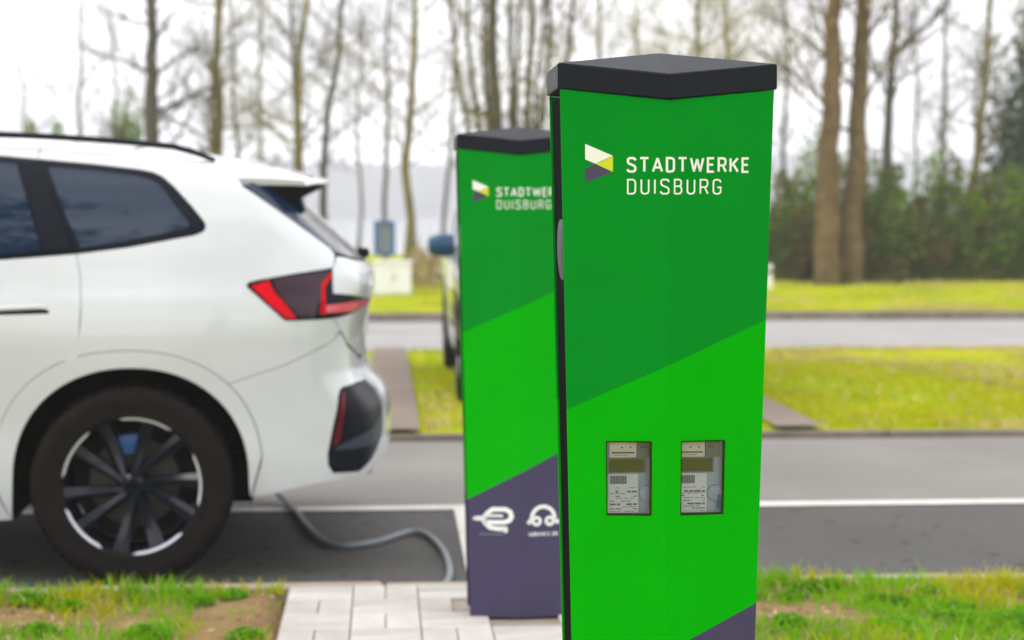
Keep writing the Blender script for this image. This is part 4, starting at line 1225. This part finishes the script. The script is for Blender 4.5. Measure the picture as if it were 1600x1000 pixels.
def shrub(name, label, base, size, mats, weights, n, leaf, seed, group=None, cat='shrub', twig='bark_brown', ntw=60, cl=26):
    """clumps of leaves through a lumpy volume, twigs inside"""
    rg = np.random.default_rng(seed); rnd = random.Random(seed)
    root = empty(name, base); tag(root, label, cat, group)
    sx, sy, sz = size
    cc = []
    while len(cc) < cl:
        p = rg.uniform(-1, 1, 3); p[2] = rg.uniform(0, 1)
        if p[0] ** 2 + p[1] ** 2 + (max(0, p[2] - .45) / .55) ** 2 < 1: cc.append(p)
    cc = np.array(cc); cr_ = rg.uniform(.16, .38, cl)
    ci = rg.integers(0, cl, n); dirs = rg.normal(size=(n, 3)); dirs /= np.linalg.norm(dirs, axis=1)[:, None]
    C = (cc[ci] + dirs * (cr_[ci] * rg.uniform(.55, 1.05, n) ** .5)[:, None]) * np.array([sx, sy, sz])
    C[:, 2] = np.abs(C[:, 2])
    u = rg.normal(size=(n, 3)); u /= np.linalg.norm(u, axis=1)[:, None]
    w = np.cross(u, rg.normal(size=(n, 3))); w /= np.linalg.norm(w, axis=1)[:, None]
    s_ = (leaf * rg.uniform(.6, 1.4, n))[:, None]
    V = np.stack([C - u * s_, C + w * s_ * .55, C + u * s_, C - w * s_ * .55], 1).reshape(-1, 3)
    F = np.arange(4 * n).reshape(n, 4)
    # one material per clump: light and dark clumps
    mi_c = rg.choice(len(mats), cl, p=np.array(weights) / sum(weights)); mi = mi_c[ci]
    fl = rg.random(n) < .18; mi[fl] = rg.choice(len(mats), fl.sum())
    link('foliage', fast_mesh('foliage', V, F, mats, mi), root)
    b = MB()
    for k in range(ntw):
        a = rnd.uniform(0, 2 * math.pi); r_ = rnd.uniform(0, .8)
        p0 = Vector((math.cos(a) * r_ * .5 * sx, math.sin(a) * r_ * .5 * sy, 0)); p2 = Vector((math.cos(a) * r_ * sx * 1.1, math.sin(a) * r_ * sy * 1.1, sz * rnd.uniform(.5, 1.1)))
        p1 = p0.lerp(p2, .5) + Vector((rnd.uniform(-.1, .1), rnd.uniform(-.1, .1), .1)); b.tube([p0, p1, p2], [.014, .009, .003], 3, cap=False)
    b.obj('stems', twig, root, recalc=False)
    return root

# view helper used only to work out where along the lane each tree stands
_pan = R(4); _f = 2889.
def at(px, d):
    """ground point seen in column px, d metres along the view axis"""
    a = (px - 800) / _f * d
    return (math.cos(_pan) * a + math.sin(_pan) * d, -math.sin(_pan) * a + math.cos(_pan) * d, .05)
def lean(px0, px1, h, d, wig=0):
    dx = (px1 - px0) / _f * d
    w = .0045 * d if wig else .0012 * d
    r_ = random.Random(int(px0 * 7 + d))
    return [(0, 0, -.1)] + [(dx * t + r_.uniform(-w, w) * .5, r_.uniform(-.1, .1), h * t) for t in (.13, .24, .36, .48, .62, .8)] + [(dx, 0, h)]
TR = [  # column at base, column high up (5 m), distance, radius, bark, label, seed, options
 (232, 243, 34, .165, 'bark_grey', 'thick straight grey trunk rising behind the white SUV roof', 1, dict(nb=22)),
 (340, 345, 35, .115, 'bark_olive', 'mossy straight trunk above the end of the SUV roof rail', 2, dict(nb=24)),
 (318, 350, 46, .09, 'bark_grey', 'thinner grey trunk just left of the mossy one above the SUV roof', 3, dict(nb=22)),
 (448, 478, 33, .085, 'bark_olive', 'slim olive trunk above the rear of the SUV roof', 4, dict(nb=24)),
 (470, 462, 38, .07, 'bark_grey', 'thin grey trunk close behind the slim olive one', 5, dict(nb=18)),
 (494, 534, 34, .075, 'bark_grey', 'thin trunk leaning right above the SUV spoiler', 6, dict(nb=22)),
 (634, 648, 33, .085, 'bark_olive', 'slim olive trunk standing between the SUV and the rear station', 7, dict(nb=26, buds='bud_olive', nbud=500)),
 (603, 608, 48, .085, 'bark_grey', 'thin grey trunk behind the blue notice box', 8, dict(nb=24)),
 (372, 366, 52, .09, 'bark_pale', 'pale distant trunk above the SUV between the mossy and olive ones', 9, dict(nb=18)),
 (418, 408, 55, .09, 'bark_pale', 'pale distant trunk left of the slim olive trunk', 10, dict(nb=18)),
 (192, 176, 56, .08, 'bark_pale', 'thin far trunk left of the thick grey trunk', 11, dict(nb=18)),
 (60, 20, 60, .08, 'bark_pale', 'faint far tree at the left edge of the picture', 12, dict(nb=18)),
 (1292, 1300, 31.6, .225, 'bark_brown', 'left of two big brown trunks in front of the hedge', 21, dict(nb=20, z_from=.34, blen=2.8, up=1.1, spread=.55, thick=.6, buds='bud_olive', nbud=1500)),
 (1329, 1341, 32.0, .205, 'bark_brown', 'right of two big brown trunks in front of the hedge', 22, dict(nb=20, z_from=.36, blen=2.6, up=1.1, spread=.55, thick=.6, buds='bud_olive', nbud=1500)),
 (1378, 1392, 38, .13, 'bark_grey', 'dark trunk right of the two big brown trunks', 23, dict(nb=16, z_from=.4, bough=[(.10, 0, 4.35), (.45, 0, 4.75), (.95, .1, 5.1), (1.35, .1, 5.6), (1.75, .1, 6.3)])),
 (1478, 1470, 44, .075, 'bark_grey', 'thin far trunk rising over the middle of the hedge', 24, dict(nb=18)),
 (1520, 1540, 36, .09, 'bark_olive', 'slim trunk with pale bark over the right part of the hedge', 25, dict(nb=22)),
 (1592, 1600, 50, .09, 'bark_grey', 'far trunk at the right edge behind the conifer', 26, dict(nb=22)),
 (1232, 1222, 48, .085, 'bark_grey', 'grey trunk just right of the front station cap', 27, dict(nb=26, buds='bud_olive', nbud=600)),
 (1150, 1130, 44, .10, 'bark_olive', 'olive budding tree above the right half of the front cap', 28, dict(nb=40, z_from=.35, buds='bud_green', nbud=2600)),
 (1085, 1090, 40, .10, 'bark_olive', 'olive budding tree straight above the front cap', 29, dict(nb=40, z_from=.35, buds='bud_green', nbud=3000)),
 (1010, 985, 46, .08, 'bark_olive', 'budding tree above the left half of the front cap', 30, dict(nb=34, buds='bud_olive', nbud=1500)),
 (940, 930, 42, .08, 'bark_olive', 'slim olive tree left of the front cap', 31, dict(nb=30, buds='bud_olive', nbud=1300)),
 (690, 716, 50, .08, 'bark_grey', 'thin grey trunk left of the rear station cap', 32, dict(nb=18)),
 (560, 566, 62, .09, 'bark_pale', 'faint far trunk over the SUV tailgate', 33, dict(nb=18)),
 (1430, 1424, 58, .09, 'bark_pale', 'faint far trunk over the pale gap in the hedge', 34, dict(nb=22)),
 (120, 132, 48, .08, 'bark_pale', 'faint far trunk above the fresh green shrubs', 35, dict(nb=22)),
]
for px0, px1, d, r_, bk, lab, sd, op in TR:
    h = 8.5 if d < 45 else 11
    k = h / (5.0 * d / 34)
    tree('bare_tree', lab, at(px0, d), lean(px0, px0 + (px1 - px0) * k, h, d, r_ < .1), r_ * .8 if d > 45 else r_, bk, sd, blen=op.pop('blen', 2.3), **op)
# two unseen trees added behind the camera for the car windows to mirror
for k, (bx0, by0) in enumerate(((-4.6, -4.5), (.2, -6.0))):
    tree('added_reflection_tree', ('unseen tall tree added left behind the camera for the SUV windows to mirror', 'unseen tall tree added right behind the camera for the SUV windows to mirror')[k], (bx0, by0, VZ - .05),
         [(0, 0, -.1), (.1, 0, 4), (-.1, .1, 8), (0, 0, 13)], .22, 'bark_grey', 500 + k, nb=46, blen=3.6, z_from=.38, buds='leaf_dark', nbud=7000, group='unseen trees added behind the camera', budsize=2.6)
# many-stemmed tree fanning up behind the rear station
def fan_tree():
    base = at(795, 34); root = empty('many_stemmed_tree', base); tag(root, 'many-stemmed olive tree fanning up behind the rear station', 'tree', 'bare trees beyond the lane')
    rnd = random.Random(77)
    stems = [(-.30, .13), (-.75, .055), (-1.05, .05), (.02, .06), (.42, .075), (.80, .06), (1.15, .05), (-.48, .06), (.22, .05), (.62, .045)]
    br = MB(); bv = []; bf = []
    for q, (dx, r_) in enumerate(stems):
        pts = []; n = 12
        for i in range(n + 1):
            t = i / n; z = -.1 + 8 * t; x = dx * (.15 + .85 * min(1, t * 1.7) ** .8) + rnd.uniform(-.035, .035); y = rnd.uniform(-.05, .05) + (q % 3 - 1) * .4 * t
            pts.append(Vector((x, y, z)))
        MB().tube(pts, [r_ * (1.1 - .7 * i / n) for i in range(n + 1)], 8).obj('trunk', 'bark_olive' if q % 3 else 'bark_grey', root, smooth='all', recalc=False)
        for b in range(34):
            i = rnd.randint(2, n - 1); s_ = pts[i].lerp(pts[i + 1], rnd.random()); a = rnd.uniform(0, 6.28)
            d = Vector((math.cos(a), math.sin(a), rnd.uniform(.4, 1.6))).normalized(); ln = rnd.uniform(.5, 1.5)
            p1 = s_ + d * ln * .5 + Vector((rnd.uniform(-.1, .1), 0, .05)); p2 = p1 + (d + Vector((rnd.uniform(-.4, .4), 0, .3))).normalized() * ln * .5
            br.tube([s_, p1, p2], [.018, .011, .004], 4, cap=False)
            for k in range(3):
                e = s_.lerp(p2, rnd.uniform(.3, 1)); v = Vector((rnd.uniform(-1, 1), rnd.uniform(-1, 1), rnd.uniform(0, 1))).normalized() * rnd.uniform(.2, .6)
                br.tube([e, e + v * .5 + Vector((0, 0, .03)), e + v], [.008, .005, .002], 3, cap=False)
                for m in range(2):
                    c = e + v * rnd.uniform(.5, 1.1); s2 = rnd.uniform(.015, .04); u = Vector((rnd.gauss(0, 1), rnd.gauss(0, 1), rnd.gauss(0, 1))).normalized(); w = u.orthogonal()
                    i0 = len(bv); bv += [tuple(c - u * s2), tuple(c + w * s2 * .6), tuple(c + u * s2), tuple(c - w * s2 * .6)]; bf.append((i0, i0 + 1, i0 + 2, i0 + 3))
    br.obj('branches', 'bark_olive', root, smooth='all', recalc=False)
    link('leaves', fast_mesh('leaves', bv, bf, ['bud_olive']), root)
fan_tree()
# hedge beyond the far lawn, right half: each bush a thing
HB = [ # column, distance, half width, depth, height, material weights, label
 (1218, 33.9, .75, .7, 1.9, ('leaf_dark', 'leaf_brown', 'leaf_fresh'), (2, 2, 4), 'brownish hedge bush right beside the front station'),
 (1262, 34.5, .8, .7, 2.5, ('leaf_dark', 'leaf_brown', 'leaf_fresh'), (3, 1, 5), 'tall green hedge bush behind the left big trunk'),
 (1330, 34.8, .8, .7, 2.2, ('leaf_dark', 'leaf_brown', 'leaf_fresh'), (2, 1, 5), 'mixed hedge bush behind the right big trunk'),
 (1372, 33.8, .6, .7, 2.2, ('leaf_fresh', 'leaf_dark', 'leaf_brown'), (5, 2, 1), 'fresh green hedge bush right of the big trunks'),
 (1430, 33.4, .5, .6, 1.2, ('leaf_brown', 'leaf_dark'), (4, 2), 'low brown hedge bush below the pale gap'),
 (1472, 34.2, .7, .7, 2.15, ('leaf_dark', 'leaf_fresh', 'leaf_brown'), (4, 3, 2), 'hedge bush right of the pale gap'),
 (1518, 33.6, .7, .7, 1.8, ('leaf_brown', 'leaf_dark', 'leaf_fresh'), (2, 3, 3), 'brownish hedge bush under the slim olive trunk'),
 (1570, 33.4, .8, .7, 1.9, ('leaf_fresh', 'leaf_dark', 'leaf_brown'), (6, 2, 1), 'bright green topped hedge bush near the right edge'),
 (1640, 33.4, .9, .7, 2.1, ('leaf_dark', 'leaf_brown', 'leaf_fresh'), (3, 3, 2), 'hedge bush cut by the right edge of the picture'),
 (1240, 33.0, .7, .5, 1.35, ('leaf_brown', 'leaf_dark', 'leaf_fresh'), (4, 3, 1), 'low dark undergrowth bush left of the big trunks'),
 (1360, 33.0, .7, .5, 1.3, ('leaf_brown', 'leaf_dark', 'leaf_fresh'), (4, 3, 1), 'low dark undergrowth bush right of the big trunks'),
 (1410, 32.8, .6, .5, 1.1, ('leaf_dark', 'leaf_brown', 'leaf_fresh'), (4, 3, 1), 'lowest dark bush below the pale gap'),
 (1490, 32.9, .75, .5, 1.2, ('leaf_brown', 'leaf_dark'), (3, 4), 'low dark bush in the middle of the hedge foot'),
 (1560, 32.8, .8, .5, 1.25, ('leaf_dark', 'leaf_brown', 'leaf_fresh'), (4, 3, 1), 'low dark bush at the right hedge foot'),
 (1625, 32.8, .7, .5, 1.2, ('leaf_brown', 'leaf_dark', 'leaf_fresh'), (4, 3, 1), 'low dark bush at the picture edge'),
]
for k, (px, d, hw, dp, h, ms, ws, lab) in enumerate(HB):
    shrub('hedge_bush', lab, at(px, d), (hw, dp, h), list(ms), list(ws), 3800, .05, 300 + k, 'bushes of the hedge on the right', 'bush', cl=30)
# more bushes left of the front station, hidden by it at the sides: none; light shrubs over the SUV roof
shrub('fresh_shrub', 'fresh pale green shrub right of the two, seen over the SUV roof', at(185, 36), (.75, .6, 3.05), ['leaf_fresh'], [1], 2800, .05, 401, 'fresh green shrubs behind the SUV', cl=16)
shrub('fresh_shrub', 'fresh pale green shrub left of the two, seen over the SUV roof', at(70, 37), (.7, .6, 3.1), ['leaf_fresh'], [1], 1800, .05, 402, 'fresh green shrubs behind the SUV', cl=12)
shrub('dry_shrub', 'pale dry scrub left of the rear station beyond the lane', at(672, 30.5), (.42, .35, .70), ['leaf_dry', 'leaf_brown'], [5, 1], 1500, .035, 403, cl=14, ntw=30, twig='straw')
shrub('small_bush', 'small olive bush at the foot of the slim trunk by the rear station', at(652, 34), (.3, .3, 1.0), ['leaf_fresh', 'leaf_brown'], [2, 2], 500, .04, 404, cl=8, ntw=20)
shrub('conifer', 'dark green conifer at the right edge behind the hedge', at(1590, 40), (1.0, 1.0, 5.0), ['leaf_conifer'], [1], 6000, .07, 405, cat='tree', cl=40)

# ------------------------------------------------------------------ blue notice box, cabinet, marker post
nb = empty('notice_box', at(601, 29.0)); tag(nb, 'blue framed grey notice box on a post beside the slim olive trunk', 'notice box')
bx = MB()
for x0, x1, z0, z1 in ((-.165, -.115, .60, 1.14), (.125, .165, .60, 1.14), (-.115, .125, .60, .65), (-.115, .125, 1.09, 1.14)):
    bx.box(((x0 + x1) / 2, 0, (z0 + z1) / 2), (x1 - x0, .10, z1 - z0), bev=.006)
bx.obj('frame', 'notice_blue', nb)
MB().box((.005, .01, .87), (.238, .05, .438)).obj('board', 'notice_grey', nb)
MB().tube([(0, .03, -.1), (0, .03, .62)], .03, 10).obj('post', 'notice_grey', nb)
cb = empty('white_cabinet', at(613, 27.6)); tag(cb, 'low white cabinet standing below the blue notice box', 'cabinet')
MB().box((0, 0, .27), (.56, .30, .50), bev=.008).obj('cabinet_body', 'cabinet_white', cb)
MB().box((0, -.005, .54), (.60, .34, .04), bev=.008).obj('cabinet_lid', 'cabinet_white', cb)
for sx in (-.139, .139): MB().box((sx, -.153, .28), (.27, .012, .44), bev=.003).obj('cabinet_door', 'cabinet_white', cb)
MB().box((.02, -.163, .30), (.02, .012, .06), bev=.002).obj('handle', 'satin_black', cb)
mp_ = empty('marker_post', at(1203, 29.5)); tag(mp_, 'small white marker post just right of the front station', 'post')
MB().tube([(0, 0, -.1), (0, 0, .42), (0, 0, .44)], [.045, .045, .03], 12).obj('post_body', 'cabinet_white', mp_)
MB().tube([(0, 0, .30), (0, 0, .36)], .047, 12).obj('band', 'satin_black', mp_)

# ------------------------------------------------------------------ grass
def blades(name, X, Y, Z, hgt, wid, mats, mi, bend=.6, seg=2):
    n = len(X); rg = RNG
    a = rg.uniform(0, 2 * math.pi, n); dx, dy = np.cos(a), np.sin(a); bx_, by_ = -dy, dx
    ln = rg.uniform(.1, 1, n) * bend * hgt; b2 = rg.uniform(0, 2 * math.pi, n); lx, ly = np.cos(b2) * ln, np.sin(b2) * ln
    rows = []
    for k, (t, w) in enumerate(((0, 1.), (.5, .8), (1., .06))):
        cx = X + lx * t * t; cy = Y + ly * t * t; cz = Z + hgt * (t - .18 * t * t)
        rows.append(np.stack([cx - dx * wid * w, cy - dy * wid * w, cz], 1)); rows.append(np.stack([cx + dx * wid * w, cy + dy * wid * w, cz], 1))
    V = np.stack(rows, 1).reshape(-1, 3); i = np.arange(n)[:, None] * 6
    F = np.concatenate([i + np.array([[0, 1, 3, 2]]), i + np.array([[2, 3, 5, 4]])], 1).reshape(-1, 4)
    return link(name, fast_mesh(name, V, F, mats, np.repeat(mi, 2)))
def vheight(x, y): return VZ - .012 + .03 * (vnoise(x, y, 11, 3) - .5) + .016 * (vnoise(x, y, 12, 11) - .5) - .002
def near_grass():
    n = 260000
    X = RNG.uniform(-4.5, 5.5, n); Y = RNG.uniform(2.2, KY - .085, n)
    # dense tufts and bare soil; thicker along the kerb
    g = .55 * vnoise(X, Y, 21, 2.2) + .30 * vnoise(X, Y, 22, 6) + .15 * vnoise(X, Y, 23, 17)
    edge = np.exp(-((KY - .15 - Y) / .10) ** 2)
    bareL = np.exp(-(((X + .85) / .62) ** 2 + ((Y - 5.86) / .22) ** 2)) + .9 * np.exp(-(((X + .42) / .12) ** 2 + ((Y - 6.0) / .30) ** 2))
    bareR = np.exp(-(((X - 1.34) / .25) ** 2 + ((Y - 5.80) / .19) ** 2))
    right = np.clip((X - 1.15) / .4, 0, 1)
    p = (g - .36) * 3.2 + 1.1 * edge + .55 * right - .95 * bareL - 2.6 * bareR + .25 * (X < -1.25)
    keep = (RNG.random(n) < np.clip(p, .03, 1)) & ~((X > PX0 - .015) & (X < PX1 + .02) & (Y > PY0))
    keep &= ~((X > 2.6) | (X < -2.4)) | (RNG.random(n) < .5)
    X, Y, p = X[keep], Y[keep], np.clip(p[keep], 0, 1); m = len(X)
    tuft = vnoise(X, Y, 25, 9)
    h = (.018 + .032 * RNG.random(m) ** 1.5 + .026 * p * tuft) * (1 + 1.1 * vnoise(X, Y, 27, 7) * np.exp(-((KY - .18 - Y) / .10) ** 2))
    tall = RNG.random(m) < .01; h[tall] *= 1.7
    mi = np.where(RNG.random(m) < .10, 2, np.where(vnoise(X, Y, 24, 4) + .3 * RNG.random(m) > .68, 1, 0))
    struct(blades('verge_grass', X, Y, vheight(X, Y), h, RNG.uniform(.0016, .0042, m), ['blade_bright', 'blade_yellow', 'straw'], mi, .8), 'stuff')
    # broad leaved weeds among the grass
    bv = []; bf = []; rnd = random.Random(5)
    spots = [(1.45, 6.16, .06), (1.52, 6.18, .05), (1.62, 5.62, .09), (1.8, 5.66, .08), (1.98, 5.6, .10), (2.1, 5.72, .09), (1.72, 5.98, .05), (-.72, 5.62, .07), (-1.05, 5.68, .06), (-1.35, 5.66, .06), (-.42, 5.6, .06), (-1.5, 6.14, .06), (-1.18, 6.16, .06), (2.2, 6.0, .07), (-.5, 6.15, .05), (1.22, 6.12, .06), (1.85, 6.1, .06)]
    spots += [(rnd.uniform(1.25, 3.2), rnd.uniform(4.6, 6.1), rnd.uniform(.04, .08)) for _ in range(22)] + [(rnd.uniform(-2.6, -.45), rnd.uniform(4.6, 6.15), rnd.uniform(.04, .07)) for _ in range(22)]
    spots = [q for q in spots if not (1.08 < q[0] < 1.58 and 5.62 < q[1] < 6.0)]
    for sx, sy, sr in spots:
        z0 = float(vheight(np.array([sx]), np.array([sy]))[0])
        for k in range(int(420 * sr / .06)):
            a = rnd.uniform(0, 6.283); r_ = sr * rnd.random() ** .6; zz = z0 + .006 + .040 * rnd.random() * (1 - r_ / sr * .6)
            c = Vector((sx + math.cos(a) * r_, sy + math.sin(a) * r_, zz)); u = Vector((rnd.gauss(0, 1), rnd.gauss(0, 1), rnd.gauss(0, .5))).normalized(); w = u.cross(Vector((rnd.gauss(0, .35), rnd.gauss(0, .35), 1))).normalized(); s_ = rnd.uniform(.004, .010)
            i0 = len(bv); bv += [tuple(c - u * s_), tuple(c + w * s_ * .6), tuple(c + u * s_), tuple(c - w * s_ * .6)]; bf.append((i0, i0 + 1, i0 + 2, i0 + 3))
    struct(link('weeds', fast_mesh('weeds', bv, bf, ['weed_leaf', 'blade_bright'], RNG.integers(0, 2, len(bf)))), 'stuff')
    # dead leaves, crumbs of soil
    bv = []; bf = []; mi = []
    for k in range(900):
        sx = rnd.choice((rnd.uniform(-2.2, -.36), rnd.uniform(1.06, 2.6))); sy = rnd.uniform(4.8, KY - .12); z0 = float(vheight(np.array([sx]), np.array([sy]))[0]) + .006
        c = Vector((sx, sy, z0)); u = Vector((rnd.gauss(0, 1), rnd.gauss(0, 1), rnd.gauss(0, .35))).normalized(); w = u.cross(Vector((0, rnd.gauss(0, .4), 1))).normalized(); s_ = rnd.uniform(.006, .020)
        i0 = len(bv); bv += [tuple(c - u * s_), tuple(c + w * s_ * .35), tuple(c + u * s_), tuple(c - w * s_ * .35)]; bf.append((i0, i0 + 1, i0 + 2, i0 + 3)); mi.append(rnd.choice((0, 0, 1)))
    struct(link('dead_leaves', fast_mesh('dead_leaves', bv, bf, ['straw', 'leaf_brown'], mi)), 'stuff')
near_grass()
def far_grass(name, x0, x1, y0, y1, z, n, h0):
    X = RNG.uniform(x0, x1, n); Y = RNG.uniform(y0, y1, n); g = .6 * vnoise(X, Y, 31, .8) + .4 * vnoise(X, Y, 32, 3)
    keep = RNG.random(n) < np.clip((g - .30) * 3.0, .03, 1)
    for xa, xb in ((-.09, .215), (2.33, 2.62)):
        keep &= ~((np.abs(X - (4.1 + .75 * (15.3 - Y) / 2.9)) < .09) & (Y < 15.3) & (Y > 12.4) & (RNG.random(n) < .75))
        if name == 'middle_grass': keep &= ~((X > xa - .03) & (X < xb + .03))
    X, Y, g = X[keep], Y[keep], g[keep]; m = len(X)
    mi = np.where(RNG.random(m) < .10 + .5 * (vnoise(X, Y, 33, .55) > .66), 2, np.where(g + .35 * RNG.random(m) > .52, 1, 0))
    struct(blades(name, X, Y, np.full(m, z), (h0 * RNG.uniform(.4, 1.3, m)), RNG.uniform(.004, .008, m), ['blade_bright', 'blade_yellow', 'straw'], mi, .9), 'stuff')
# worn strip across the middle lawn
_n = 40; _t = np.linspace(0, 1, _n); _cx = 4.1 + .75 * _t; _cy = 15.3 - 2.9 * _t; _w = .10 + .10 * vnoise(_t, _t * 0, 61, 14) + .05 * _t
_V = np.concatenate([np.stack([_cx, _cy - _w, np.full(_n, .066)], 1), np.stack([_cx, _cy + _w * (.6 + .8 * vnoise(_t, _t * 0, 62, 17)), np.full(_n, .066)], 1)])
_i = np.arange(_n - 1); struct(link('worn_strip', fast_mesh('worn_strip', _V, np.stack([_i, _i + 1, _i + 1 + _n, _i + _n], 1), ['soil'])))
far_grass('middle_grass', -3, 9, 10.86, 17.22, .03, 110000, .06)
far_grass('far_grass', -4, 14, 22.6, 34, .07, 80000, .10)

# ------------------------------------------------------------------ air
hz = MB().box((40, 315, 10.0), (1300, 690, 23)).obj('haze', 'hill')
struct(hz, 'stuff')
hm = bpy.data.materials.new('haze_air'); hm.use_nodes = True; t = hm.node_tree; t.nodes.clear()
pvn = N(t, 'ShaderNodeVolumePrincipled'); pvn.inputs['Color'].default_value = (.93, .94, 1, 1); pvn.inputs['Density'].default_value = .0014; pvn.inputs['Anisotropy'].default_value = .2
om = N(t, 'ShaderNodeOutputMaterial'); t.links.new(pvn.outputs[0], om.inputs['Volume'])
hz.data.materials.clear(); hz.data.materials.append(hm)
